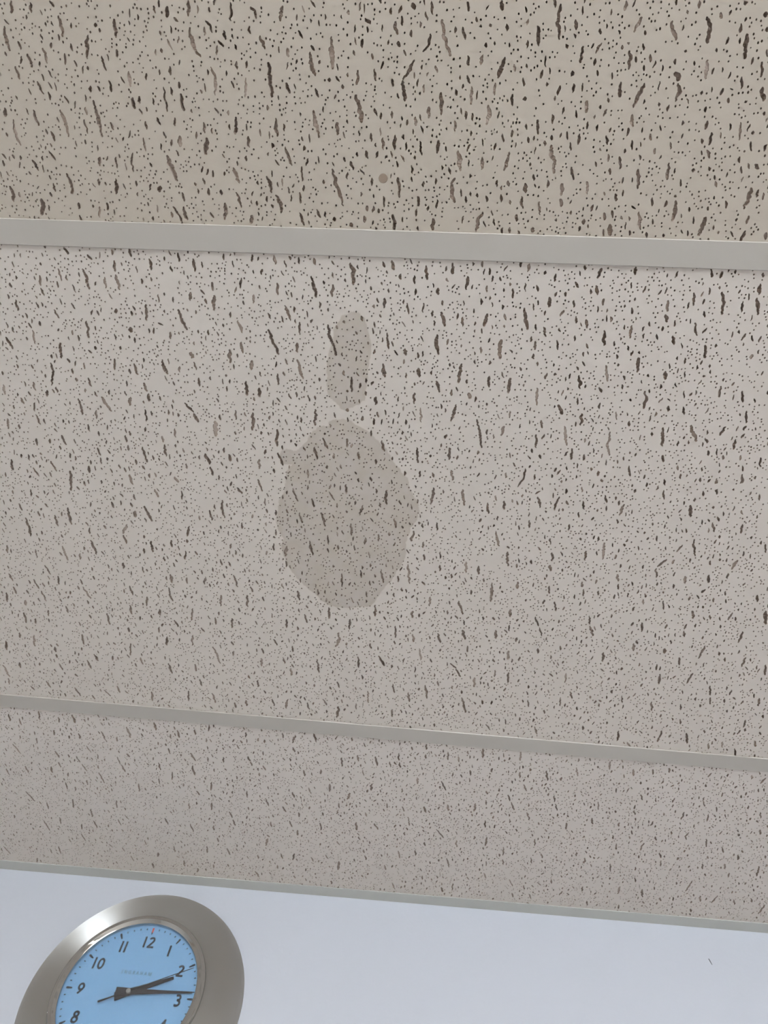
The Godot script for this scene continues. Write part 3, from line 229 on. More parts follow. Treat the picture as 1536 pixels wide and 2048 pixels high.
const FISSURES_ROW_3 := [
	[2.9,-578.9,-734.8,-579.4,-748.4],[2.5,-564.5,-741.8,-564.6,-754.2],[2.9,-533.1,-724.8,-533.9,-740.8],[2.1,-505.8,-732.7,-506.9,-742.7],
	[3.2,-484.7,-725.4,-483.7,-741.2],[2.5,-469.2,-732.2,-468.3,-737.0],[2.1,-445.7,-735.7,-443.0,-741.5],[2.9,-447.9,-753.2,-443.9,-772.9],
	[3.2,-409.3,-740.1,-406.9,-759.7],[3.1,-368.6,-726.9,-367.9,-741.5],[2.8,-337.1,-737.9,-336.6,-751.4],[2.4,-312.0,-733.7,-312.5,-743.6],
	[2.9,-518.0,-758.9,-519.9,-767.9],[2.2,-548.0,-764.9,-548.5,-771.3],[2.6,-547.4,-777.5,-549.4,-788.1],[2.5,-482.4,-761.0,-482.1,-771.1],
	[2.5,-426.7,-760.8,-428.0,-769.8],[2.4,-348.3,-746.6,-348.2,-755.3],[2.2,-586.7,-793.8,-579.5,-812.6],[2.2,-571.6,-775.3,-573.1,-781.9],
	[2.6,-525.1,-800.7,-521.9,-813.5],[1.8,-475.5,-784.4,-471.2,-796.8],[2.2,-495.4,-807.6,-491.9,-819.1],[2.2,-489.7,-822.8,-484.6,-836.9],
	[1.8,-462.1,-799.6,-462.8,-808.8],[2.2,-433.6,-801.3,-431.2,-815.5],[2.6,-430.4,-816.7,-426.0,-830.8],[2.9,-417.9,-792.9,-415.1,-799.0],
	[2.5,-354.9,-774.9,-353.4,-785.0],[2.8,-323.8,-780.1,-318.0,-794.8],[2.9,-323.8,-804.7,-322.3,-824.3],[2.5,-373.2,-805.6,-372.7,-820.0],
	[2.7,-578.7,-838.0,-576.8,-851.4],[3.0,-538.2,-834.2,-539.3,-846.6],[2.3,-609.9,-847.3,-608.3,-860.9],[2.2,-525.0,-823.2,-523.3,-833.7],
	[2.6,-514.4,-843.4,-516.6,-851.9],[2.2,-465.3,-822.4,-465.5,-829.1],[2.2,-467.1,-837.4,-462.0,-858.6],[1.9,-522.9,-865.1,-523.1,-880.5],
	[2.3,-488.3,-856.5,-489.2,-866.3],[2.6,-410.1,-853.2,-411.1,-869.9],[2.3,-509.5,-873.1,-511.0,-881.7],[2.2,-355.4,-821.8,-357.9,-838.2],
	[2.2,-377.7,-838.1,-377.5,-850.3],[2.9,-341.3,-844.2,-342.0,-849.8],[2.4,-590.8,-893.7,-581.2,-914.0],[2.4,-562.8,-914.4,-563.4,-929.1],
	[2.7,-519.2,-901.3,-521.6,-920.5],[2.3,-450.5,-894.9,-451.6,-910.8],[2.7,-494.3,-919.6,-495.6,-937.5],[2.4,-495.2,-946.3,-492.0,-962.4],
	[2.6,-386.0,-876.3,-386.4,-882.0],[2.6,-338.1,-885.3,-339.2,-898.3],[1.9,-442.5,-925.6,-438.0,-935.3],[1.9,-454.7,-937.6,-452.8,-950.8],
	[2.3,-379.7,-924.1,-376.6,-938.4],[2.3,-341.6,-932.0,-339.2,-949.4],[2.4,-577.3,-956.4,-572.0,-980.0],[2.4,-549.1,-946.4,-550.2,-961.6],
	[2.4,-515.8,-956.7,-518.3,-969.2],[2.0,-521.5,-980.4,-517.3,-996.9],[2.4,-623.2,-950.8,-624.0,-958.5],[2.5,-660.2,-1030.7,-653.9,-1049.2],
	[2.5,-566.0,-1016.7,-565.8,-1035.9],[2.1,-581.9,-1025.4,-581.1,-1036.6],[2.4,-419.4,-980.9,-419.4,-991.7],[2.7,-373.9,-988.0,-374.7,-1002.2],
	[3.2,-401.5,-1007.8,-405.0,-1017.8],[2.0,-459.6,-1003.9,-456.9,-1013.0],[2.4,-448.9,-1022.9,-445.6,-1035.2],[2.8,-415.9,-1035.5,-414.6,-1048.3],
	[2.8,-362.4,-1020.8,-363.1,-1035.4],[2.8,-342.3,-1037.0,-344.1,-1047.0],[2.5,-609.6,-1052.3,-612.3,-1064.2],[2.5,-502.1,-1023.0,-504.1,-1028.1],
	[2.0,-544.7,-996.2,-542.0,-1003.6],[2.0,-479.8,-999.1,-475.8,-1006.4],[2.7,-291.2,-722.2,-293.4,-734.6],[2.0,-277.2,-736.3,-277.5,-742.5],
	[2.4,-240.6,-730.9,-242.0,-739.6],[2.1,-297.6,-748.6,-297.8,-756.1],[2.1,-255.4,-756.0,-253.2,-763.2],[2.4,-216.2,-741.4,-216.3,-747.6],
	[2.3,-190.3,-726.2,-189.9,-735.8],[2.7,-172.6,-727.7,-177.7,-743.0],[2.4,-177.2,-751.5,-174.9,-760.0],[3.0,-147.6,-722.4,-144.5,-737.8],[2.3,-95.7,-723.5,-95.8,-729.6],
	[2.3,-80.0,-731.3,-77.3,-738.3],[2.0,-219.5,-764.2,-219.3,-771.7],[2.1,-299.6,-785.4,-300.0,-794.5],[2.4,-277.0,-782.6,-277.5,-792.9],[3.1,-241.5,-776.9,-239.4,-785.6],
	[2.4,-238.5,-786.8,-237.3,-794.4],[2.1,-221.4,-792.4,-218.3,-801.1],[2.0,-182.3,-783.6,-180.8,-789.9],[2.0,-173.6,-772.4,-173.1,-774.9],
	[2.7,-110.2,-763.3,-109.9,-779.7],[2.6,-87.9,-755.6,-87.0,-766.7],[2.6,-63.9,-755.1,-61.4,-772.3],[2.0,-44.3,-762.6,-43.2,-772.6],[2.7,-163.5,-794.1,-162.7,-805.7],
	[2.7,-139.6,-789.8,-139.9,-798.9],[1.7,-81.6,-783.8,-79.8,-793.8],[2.0,-99.7,-798.9,-97.4,-805.1],[2.4,-228.0,-807.5,-228.4,-814.1],[2.1,-229.8,-820.9,-227.3,-824.6],
	[2.1,-207.4,-806.2,-206.6,-811.4],[2.1,-261.6,-818.4,-260.8,-824.9],[2.5,-299.1,-835.3,-301.6,-853.2],[2.6,-323.6,-857.5,-320.6,-865.4],
	[2.2,-270.0,-850.4,-270.5,-856.0],[2.1,-248.8,-847.6,-248.9,-861.3],[1.8,-290.8,-867.0,-287.4,-872.1],[3.1,-127.4,-816.9,-127.7,-832.9],
	[2.4,-158.3,-828.9,-155.0,-840.6],[2.8,-182.2,-841.5,-180.2,-852.1],[3.0,-68.8,-809.3,-69.2,-822.5],[3.1,-99.9,-831.9,-102.8,-845.8],[2.8,-115.1,-855.6,-114.6,-865.2],
	[2.1,-116.2,-869.5,-119.1,-878.3],[2.5,-222.0,-859.1,-218.2,-875.2],[2.5,-198.0,-873.8,-193.8,-884.5],[2.1,-181.4,-866.0,-180.7,-871.5],
	[2.6,-303.7,-879.9,-305.9,-895.7],[2.6,-278.9,-896.3,-275.1,-908.6],[2.6,-274.5,-912.9,-272.1,-925.6],[2.9,-174.5,-883.2,-174.6,-893.1],
	[2.1,-157.8,-868.3,-158.7,-874.0],[2.1,-140.0,-878.4,-138.3,-885.2],[2.4,-77.6,-869.8,-74.8,-877.7],[2.5,-213.5,-892.9,-212.9,-898.5],[2.2,-252.0,-901.1,-254.1,-908.6],
	[2.2,-310.1,-913.6,-311.6,-918.1],[2.6,-305.9,-930.5,-306.5,-940.9],[2.6,-217.4,-909.2,-216.5,-920.6],[2.5,-188.9,-903.7,-185.6,-916.2],
	[2.6,-178.1,-922.4,-178.6,-934.2],[2.5,-143.5,-901.6,-142.9,-917.3],[2.2,-142.5,-921.6,-141.2,-925.8],[3.5,-90.8,-892.7,-89.9,-909.7],[2.5,-64.3,-891.7,-58.4,-903.7],
	[2.1,-126.9,-886.4,-126.8,-892.1],[3.0,-224.7,-948.4,-227.8,-965.4],[2.3,-302.6,-958.3,-301.9,-967.3],[2.5,-87.0,-923.8,-85.1,-930.8],[2.5,-119.1,-938.8,-115.3,-947.1],
	[3.1,-321.2,-980.8,-322.4,-996.5],[2.7,-289.6,-980.7,-286.2,-995.7],[2.3,-273.3,-969.1,-273.5,-975.2],[2.3,-259.2,-994.7,-258.0,-1000.8],
	[2.7,-242.5,-989.1,-242.1,-998.3],[2.3,-206.6,-980.5,-203.8,-992.5],[2.6,-185.4,-977.3,-187.7,-993.1],[2.2,-159.6,-982.6,-156.3,-991.4],
	[1.9,-137.4,-973.1,-133.7,-981.7],[2.2,-80.2,-952.3,-78.6,-959.6],[2.2,-77.2,-965.5,-75.8,-975.9],[3.7,-116.8,-985.3,-119.1,-1005.9],[2.6,-47.5,-983.8,-46.4,-994.5],
	[2.2,-93.9,-975.6,-93.5,-981.7],[2.8,-315.3,-1023.8,-315.7,-1031.9],[2.3,-266.9,-1014.7,-268.2,-1018.1],[2.7,-249.5,-1029.6,-244.2,-1043.3],
	[2.3,-212.9,-1009.5,-212.9,-1017.5],[2.3,-168.6,-1010.5,-169.7,-1017.0],[3.1,-129.7,-1034.7,-129.2,-1042.7],[2.3,-187.8,-1031.1,-186.4,-1037.3],
	[2.2,-15.6,-730.9,-14.5,-736.8],[2.5,3.7,-723.8,3.6,-733.4],[2.3,3.5,-743.2,3.8,-750.5],[2.5,32.7,-734.7,33.6,-749.3],[2.5,47.3,-741.5,48.1,-751.2],
	[2.8,78.5,-723.2,78.7,-740.1],[1.6,105.3,-728.3,106.3,-735.4],[2.8,127.6,-723.2,128.2,-738.8],[1.9,142.3,-733.4,143.3,-736.9],[2.1,164.6,-722.3,165.5,-725.7],
	[2.1,202.8,-725.9,202.8,-732.0],[2.6,-32.6,-745.1,-32.2,-758.7],[2.0,-31.2,-762.3,-29.9,-772.2],[2.6,-5.5,-788.2,-5.7,-801.1],[2.3,42.4,-773.1,41.7,-780.8],
	[2.2,64.6,-765.3,65.4,-775.2],[1.9,64.9,-780.4,65.1,-788.0],[2.9,93.5,-757.9,93.7,-765.3],[2.5,130.0,-760.7,131.2,-771.8],[2.5,164.4,-753.9,168.4,-772.1],
	[2.5,201.9,-743.0,205.8,-758.5],[2.8,185.3,-763.6,185.3,-769.9],[2.3,27.6,-791.6,34.0,-808.9],[2.6,88.7,-802.9,91.0,-809.1],[2.2,137.7,-783.6,142.6,-795.8],
	[2.7,-26.2,-812.9,-26.0,-820.8],[2.2,180.6,-799.8,182.6,-812.5],[2.2,184.2,-816.2,188.3,-828.9],[2.3,119.1,-806.7,122.9,-818.0],[2.3,124.9,-820.4,130.1,-835.6],
	[1.9,148.8,-819.7,149.6,-826.3],[2.3,148.3,-838.5,153.3,-854.0],[3.4,38.0,-837.5,40.0,-849.4],[3.1,6.0,-845.9,9.3,-857.8],[2.1,-25.1,-850.2,-22.0,-859.4],
	[2.1,-46.4,-846.3,-46.4,-855.9],[3.0,76.6,-829.6,76.1,-845.8],[2.3,90.3,-821.1,91.6,-830.2],[2.3,101.4,-845.0,98.9,-848.0],[2.4,-16.1,-871.0,-13.1,-888.7],
	[2.4,-33.3,-890.2,-35.1,-896.1],[2.4,92.9,-862.5,94.2,-877.6],[2.3,107.3,-870.2,107.0,-877.2],[2.3,126.7,-855.0,127.2,-863.2],[2.6,204.4,-852.2,205.1,-865.8],
	[2.0,158.8,-875.3,159.6,-878.0],[2.1,25.8,-891.7,37.0,-908.6],[2.5,-19.7,-903.9,-19.5,-911.1],[2.4,55.6,-911.6,56.9,-925.9],[2.7,97.8,-898.2,98.0,-916.9],
	[2.1,80.2,-898.0,80.6,-905.1],[2.3,165.7,-892.5,167.0,-906.6],[2.0,217.6,-894.8,215.3,-898.0],[2.5,10.3,-922.6,10.9,-929.9],[2.5,-28.0,-947.5,-25.2,-963.7],
	[2.5,-3.2,-942.3,-1.9,-954.1],[2.1,123.6,-916.0,124.5,-934.8],[2.4,177.2,-922.4,181.2,-932.1],[2.3,226.5,-912.1,227.4,-920.6],[2.4,200.7,-924.7,200.9,-929.0],
	[2.5,44.4,-953.0,48.1,-973.6],[2.1,69.1,-950.7,68.9,-956.7],[2.1,20.0,-964.3,20.2,-970.3],[2.1,125.4,-943.6,127.4,-955.2],[2.1,164.6,-933.1,167.2,-946.1],
	[2.0,213.7,-938.9,214.7,-943.2],[1.7,96.4,-936.1,98.6,-940.2],[2.1,102.4,-951.6,102.6,-962.1],[2.2,6.2,-983.2,8.8,-989.0],[2.5,101.0,-979.1,104.9,-990.8],
	[1.8,76.9,-992.2,80.2,-997.9],[2.1,139.3,-988.4,145.6,-1003.0],[2.1,180.5,-988.0,186.1,-994.8],[2.2,9.9,-999.7,10.3,-1009.1],[2.8,200.2,-978.6,201.0,-987.8],
	[2.1,228.1,-968.1,228.9,-972.5],[2.5,56.7,-1011.1,56.8,-1028.6],[2.6,40.6,-1023.2,42.3,-1034.2],[2.6,-35.0,-1024.3,-30.6,-1039.7],[2.1,161.6,-998.8,163.2,-1008.0],
	[2.1,171.4,-1017.7,176.1,-1029.7],[2.5,146.5,-1020.2,149.3,-1029.4],[2.4,247.0,-988.1,247.1,-998.9],[2.4,218.8,-1003.6,216.3,-1013.5],[2.1,178.7,-957.7,179.6,-962.1],
	[2.1,216.4,-723.9,217.8,-728.6],[2.4,242.9,-726.6,244.2,-741.0],[3.0,244.2,-724.1,245.2,-725.2],[2.7,274.7,-737.1,276.7,-749.1],[2.4,298.9,-734.0,300.8,-743.5],
	[2.4,318.5,-729.2,319.9,-737.4],[2.4,320.8,-724.1,321.7,-724.7],[1.8,334.6,-739.2,335.5,-743.9],[2.1,372.3,-732.0,370.0,-739.5],[2.6,422.0,-729.2,423.3,-736.3],
	[2.0,440.4,-731.7,436.1,-743.1],[2.6,436.2,-752.9,437.8,-758.8],[2.1,264.1,-748.2,265.2,-754.2],[2.7,287.8,-758.7,288.4,-763.6],[2.1,315.9,-752.6,314.3,-759.0],
	[2.1,357.2,-757.1,359.4,-764.2],[2.1,369.8,-753.0,370.9,-757.8],[1.9,258.7,-775.0,260.5,-783.6],[1.5,275.3,-772.8,273.5,-781.9],[1.8,337.3,-763.4,338.6,-768.2],
	[2.8,292.4,-783.2,296.8,-792.8],[1.8,313.1,-786.8,314.6,-794.3],[2.1,336.8,-783.6,335.0,-792.8],[2.1,373.7,-777.4,372.7,-783.8],[2.1,374.1,-784.9,377.7,-794.6],
	[2.1,394.3,-765.8,394.8,-773.3],[2.1,417.9,-767.7,419.9,-772.4],[1.8,440.5,-772.1,441.7,-777.0],[1.9,239.9,-804.4,242.8,-819.7],[2.2,289.5,-804.1,288.9,-812.0],
	[2.2,289.7,-814.5,292.2,-823.4],[2.1,392.9,-793.8,395.5,-802.5],[2.1,432.1,-785.9,433.7,-792.1],[2.4,450.1,-796.2,453.1,-807.4],[2.2,258.0,-821.6,259.7,-826.6],
	[2.2,257.8,-833.5,258.3,-836.1],[2.6,236.9,-837.8,239.7,-849.6],[2.2,354.7,-809.5,353.5,-824.1],[2.1,386.0,-809.0,387.6,-823.2],[1.8,407.3,-806.0,409.2,-812.3],
	[2.6,274.5,-841.9,275.0,-849.9],[2.2,318.3,-833.0,315.6,-850.9],[2.2,293.6,-855.4,295.9,-863.3],[2.2,345.9,-849.3,347.2,-855.9],[2.1,428.9,-831.9,433.1,-840.7],
	[2.7,458.3,-830.4,461.4,-839.3],[3.1,436.9,-846.9,438.1,-853.5],[2.3,270.2,-868.5,271.6,-876.6],[1.9,411.2,-839.8,409.4,-846.8],[2.8,313.6,-840.7,315.9,-852.5],
	[2.2,369.2,-848.9,366.7,-857.4,369.0,-863.9],[2.2,326.8,-863.2,330.1,-871.0],[2.8,427.8,-831.0,438.0,-851.1],[2.3,232.1,-875.7,230.4,-880.1],
	[2.6,278.5,-885.6,279.4,-898.2],[2.6,314.8,-878.9,312.4,-894.7],[2.5,394.4,-858.8,398.1,-874.8],[2.5,418.0,-871.9,423.4,-883.6],[2.8,443.8,-884.7,445.7,-895.7],
	[2.5,478.5,-880.8,481.1,-887.5],[3.0,240.1,-922.9,240.9,-934.5],[2.3,277.1,-930.4,280.5,-947.6],[2.3,339.5,-896.3,343.5,-907.1],[2.3,344.6,-912.7,347.1,-925.4],
	[2.3,313.0,-932.2,313.4,-939.5],[2.2,372.0,-885.7,372.0,-890.0],[2.3,366.6,-902.1,365.7,-908.0],[2.5,404.6,-893.5,406.4,-898.9],[2.6,401.6,-911.1,404.1,-922.3],
	[2.5,430.7,-906.6,434.2,-917.6],[2.2,441.4,-925.2,442.1,-935.3],[2.6,385.2,-918.0,384.4,-922.5],[2.5,477.0,-905.1,479.1,-926.5],[2.2,455.5,-931.7,454.2,-933.4],
	[2.4,282.2,-960.9,282.0,-965.4],[2.0,316.4,-955.4,319.2,-965.5],[2.7,299.3,-979.4,298.5,-996.6],[3.0,331.2,-980.4,335.0,-998.4],[2.3,395.9,-950.2,392.1,-975.0],
	[2.7,360.3,-995.7,362.7,-1003.1],[2.7,377.7,-991.3,379.5,-1000.3],[2.7,414.0,-982.1,417.5,-995.5],[2.3,437.9,-978.2,433.7,-995.9],[2.3,462.0,-983.4,465.8,-995.1],
	[2.6,484.0,-976.6,488.0,-985.2],[2.6,507.1,-988.2,503.8,-1010.7],[2.1,257.7,-1020.7,260.0,-1031.6],[2.1,304.9,-1022.4,306.5,-1031.7],[2.4,408.2,-1014.4,409.8,-1022.1],
	[2.3,375.4,-956.5,376.6,-962.3],[2.3,495.3,-961.0,496.1,-963.9],[2.0,347.2,-971.6,348.1,-979.1],[2.0,425.3,-955.9,425.5,-960.4],]
const STAIN_SMALL := [-89.7,-164.0,-82.7,-164.4,-76.5,-168.8,-73.6,-179.5,-70.8,-193.5,-70.2,-203.0,-72.2,-216.1,-73.7,-227.7,-74.7,-237.8,-75.1,-246.3,-76.7,-252.4,-82.4,-257.0,-89.9,-260.8,-95.7,-265.0,-100.7,-262.3,-105.6,-255.6,-112.1,-250.8,-114.4,-241.5,-114.2,-229.7,-114.8,-219.7,-113.0,-209.8,-110.5,-200.0,-107.2,-191.9,-107.8,-182.5,-104.6,-177.7,-101.4,-174.4,-99.8,-169.7,-95.1,-166.2]
const STAIN_LARGE := [-103.3,-273.9,-92.4,-274.2,-86.6,-278.3,-79.9,-282.3,-72.3,-286.4,-66.4,-291.5,-60.4,-297.5,-53.5,-304.4,-49.1,-311.5,-42.9,-321.4,-36.6,-329.5,-29.5,-336.7,-28.4,-345.2,-24.6,-353.7,-17.0,-368.0,-16.3,-376.0,-17.9,-388.2,-23.0,-394.7,-27.0,-407.5,-29.3,-418.2,-28.8,-430.9,-31.1,-444.1,-38.2,-455.7,-44.3,-469.6,-53.4,-481.7,-58.9,-491.4,-62.6,-501.0,-68.3,-508.5,-81.7,-510.9,-93.3,-513.1,-108.8,-513.3,-120.4,-509.6,-128.0,-504.4,-135.5,-494.5,-146.8,-485.0,-155.9,-474.3,-164.0,-461.4,-169.9,-446.3,-172.0,-431.2,-168.7,-422.3,-173.8,-412.1,-175.9,-399.6,-173.3,-387.0,-170.8,-372.6,-163.9,-360.1,-162.3,-346.2,-161.0,-336.4,-153.6,-328.3,-163.2,-327.9,-168.1,-321.6,-166.0,-313.9,-159.7,-310.2,-151.2,-313.0,-144.1,-308.0,-137.8,-301.1,-133.2,-291.7,-125.4,-284.9,-114.3,-281.6,-112.6,-277.0,-108.3,-274.5]

var used_names := {}


# ---------------------------------------------------------------- nodes
func numbered(called: String) -> String:
	var n: int = used_names.get(called, 0)
	used_names[called] = n + 1
	return called if n == 0 else "%s_%03d" % [called, n]


func describe(o: Node, label: String, category := "", group := "", kind := "") -> void:
	if label != "":
		o.set_meta("label", label)
	if category != "":
		o.set_meta("category", category)
	if group != "":
		o.set_meta("group", group)
	if kind != "":
		o.set_meta("kind", kind)


func put(called: String, mesh: Mesh, material: Material, parent: Node) -> MeshInstance3D:
	var o := MeshInstance3D.new()
	o.mesh = mesh
	if material != null:
		o.material_override = material
	o.cast_shadow = GeometryInstance3D.SHADOW_CASTING_SETTING_ON
	if parent == self:
		o.name = numbered(called)
		add_child(o)
	else:
		o.name = called
		parent.add_child(o, true)
	return o


func base(called: String, xf: Transform3D) -> Node3D:
	var o := Node3D.new()
	o.name = numbered(called)
	add_child(o)
	o.transform = xf
	return o


# ---------------------------------------------------------------- shapes
# Builds flat-shaded triangles with their own normals.
class Soup:
	var v := PackedVector3Array()
	var n := PackedVector3Array()

	func tri(a: Vector3, b: Vector3, d: Vector3, outward: Vector3) -> void:
		var m := (b - a).cross(d - a)
		if m.length_squared() < 1e-22:
			return
		m = m.normalized()
		if m.dot(outward) >= 0.0:      # clockwise from the front
			v.append(a); v.append(d); v.append(b)
		else:
			m = -m
			v.append(a); v.append(b); v.append(d)
		n.append(m); n.append(m); n.append(m)

	func quad(a: Vector3, b: Vector3, d: Vector3, e: Vector3, outward: Vector3) -> void:
		tri(a, b, d, outward)
		tri(a, d, e, outward)

	func box(lo: Vector3, hi: Vector3) -> void:
		for axis in 3:
			for side in 2:
				var o := Vector3.ZERO
				o[axis] = 1.0 if side == 1 else -1.0
				var p := []
				for k in 4:
					var q := Vector3.ZERO
					q[axis] = hi[axis] if side == 1 else lo[axis]
					var u := (axis + 1) % 3
					var w := (axis + 2) % 3
					q[u] = hi[u] if (k == 1 or k == 2) else lo[u]
					q[w] = hi[w] if k >= 2 else lo[w]
					p.append(q)
				quad(p[0], p[1], p[2], p[3], o)

	# a flat outline in x, y pulled out from z0 to z1
	func plate(outline: PackedVector2Array, z0: float, z1: float) -> void:
		var t := Geometry2D.triangulate_polygon(outline)
		for k in range(0, t.size(), 3):
			var a := outline[t[k]]
			var b := outline[t[k + 1]]
			var d := outline[t[k + 2]]
			tri(Vector3(a.x, a.y, z1), Vector3(b.x, b.y, z1), Vector3(d.x, d.y, z1), Vector3(0, 0, 1))
			tri(Vector3(a.x, a.y, z0), Vector3(b.x, b.y, z0), Vector3(d.x, d.y, z0), Vector3(0, 0, -1))
		var turn := 1.0 if Geometry2D.is_polygon_clockwise(outline) else -1.0
		for k in outline.size():
			var a := outline[k]
			var b := outline[(k + 1) % outline.size()]
			var e := (b - a)
			quad(Vector3(a.x, a.y, z0), Vector3(b.x, b.y, z0), Vector3(b.x, b.y, z1), Vector3(a.x, a.y, z1), Vector3(-e.y, e.x, 0) * turn)

	func mesh() -> ArrayMesh:
		var arrays := []
		arrays.resize(Mesh.ARRAY_MAX)
		arrays[Mesh.ARRAY_VERTEX] = v
		arrays[Mesh.ARRAY_NORMAL] = n
		var m := ArrayMesh.new()
		m.add_surface_from_arrays(Mesh.PRIMITIVE_TRIANGLES, arrays)
		return m


func box_mesh(lo: Vector3, hi: Vector3) -> ArrayMesh:
	var s := Soup.new()
	s.box(lo, hi)
	return s.mesh()


# A profile of (radius, z) turned about z, with smooth normals; u runs round the circle.
func lathe(profile: PackedVector2Array, around: int) -> ArrayMesh:
	var v := PackedVector3Array()
	var n := PackedVector3Array()
	var uv := PackedVector2Array()
	var index := PackedInt32Array()
	var rings := profile.size()
	for k in rings:
		var before := profile[maxi(k - 1, 0)]
		var after := profile[mini(k + 1, rings - 1)]
		var along := (after - before).normalized()
		var out := Vector2(along.y, -along.x)      # left of the way the profile runs is inside
		for j in around + 1:
			var a := TAU * j / around
			v.append(Vector3(cos(a) * profile[k].x, sin(a) * profile[k].x, profile[k].y))
			n.append(Vector3(cos(a) * out.x, sin(a) * out.x, out.y))
			uv.append(Vector2(float(j) / around, float(k) / (rings - 1)))
	var w := around + 1
	for k in rings - 1:
		for j in around:
			var a := k * w + j
			index.append_array(PackedInt32Array([a, a + w, a + 1, a + 1, a + w, a + w + 1]))
	var arrays := []
	arrays.resize(Mesh.ARRAY_MAX)
	arrays[Mesh.ARRAY_VERTEX] = v
	arrays[Mesh.ARRAY_NORMAL] = n
	arrays[Mesh.ARRAY_TEX_UV] = uv
	arrays[Mesh.ARRAY_INDEX] = index
	var m := ArrayMesh.new()
	m.add_surface_from_arrays(Mesh.PRIMITIVE_TRIANGLES, arrays)
	return m


func round_curve(points: Array, steps: int) -> PackedVector2Array:
	var curve := Curve2D.new()
	for k in points.size():
		var t := Vector2.ZERO
		if k > 0 and k < points.size() - 1:
			t = (points[k + 1] - points[k - 1]) / 6.0
		curve.add_point(points[k] * 1000.0, -t * 1000.0, t * 1000.0)
	var out := PackedVector2Array()
	for k in steps + 1:
		out.append(curve.sample_baked(curve.get_baked_length() * k / steps, true) / 1000.0)
	return out


# ---------------------------------------------------------------- materials
func plain(color: Color, rough := 0.8, metal := 0.0) -> StandardMaterial3D:
	var m := StandardMaterial3D.new()
	m.albedo_color = color
	m.roughness = rough
	m.metallic = metal
	return m


func noise_texture(seed_value: int, frequency: float, low: Color, high: Color, size := 512, octaves := 3) -> NoiseTexture2D:
	var noise := FastNoiseLite.new()
	noise.noise_type = FastNoiseLite.TYPE_SIMPLEX_SMOOTH
	noise.seed = seed_value
	noise.frequency = frequency
	noise.fractal_octaves = octaves
	var t := NoiseTexture2D.new()
	t.width = size
	t.height = size
	t.seamless = true
	t.noise = noise
	var ramp := Gradient.new()
	ramp.set_color(0, low)
	ramp.set_color(1, high)
	t.color_ramp = ramp
	return t


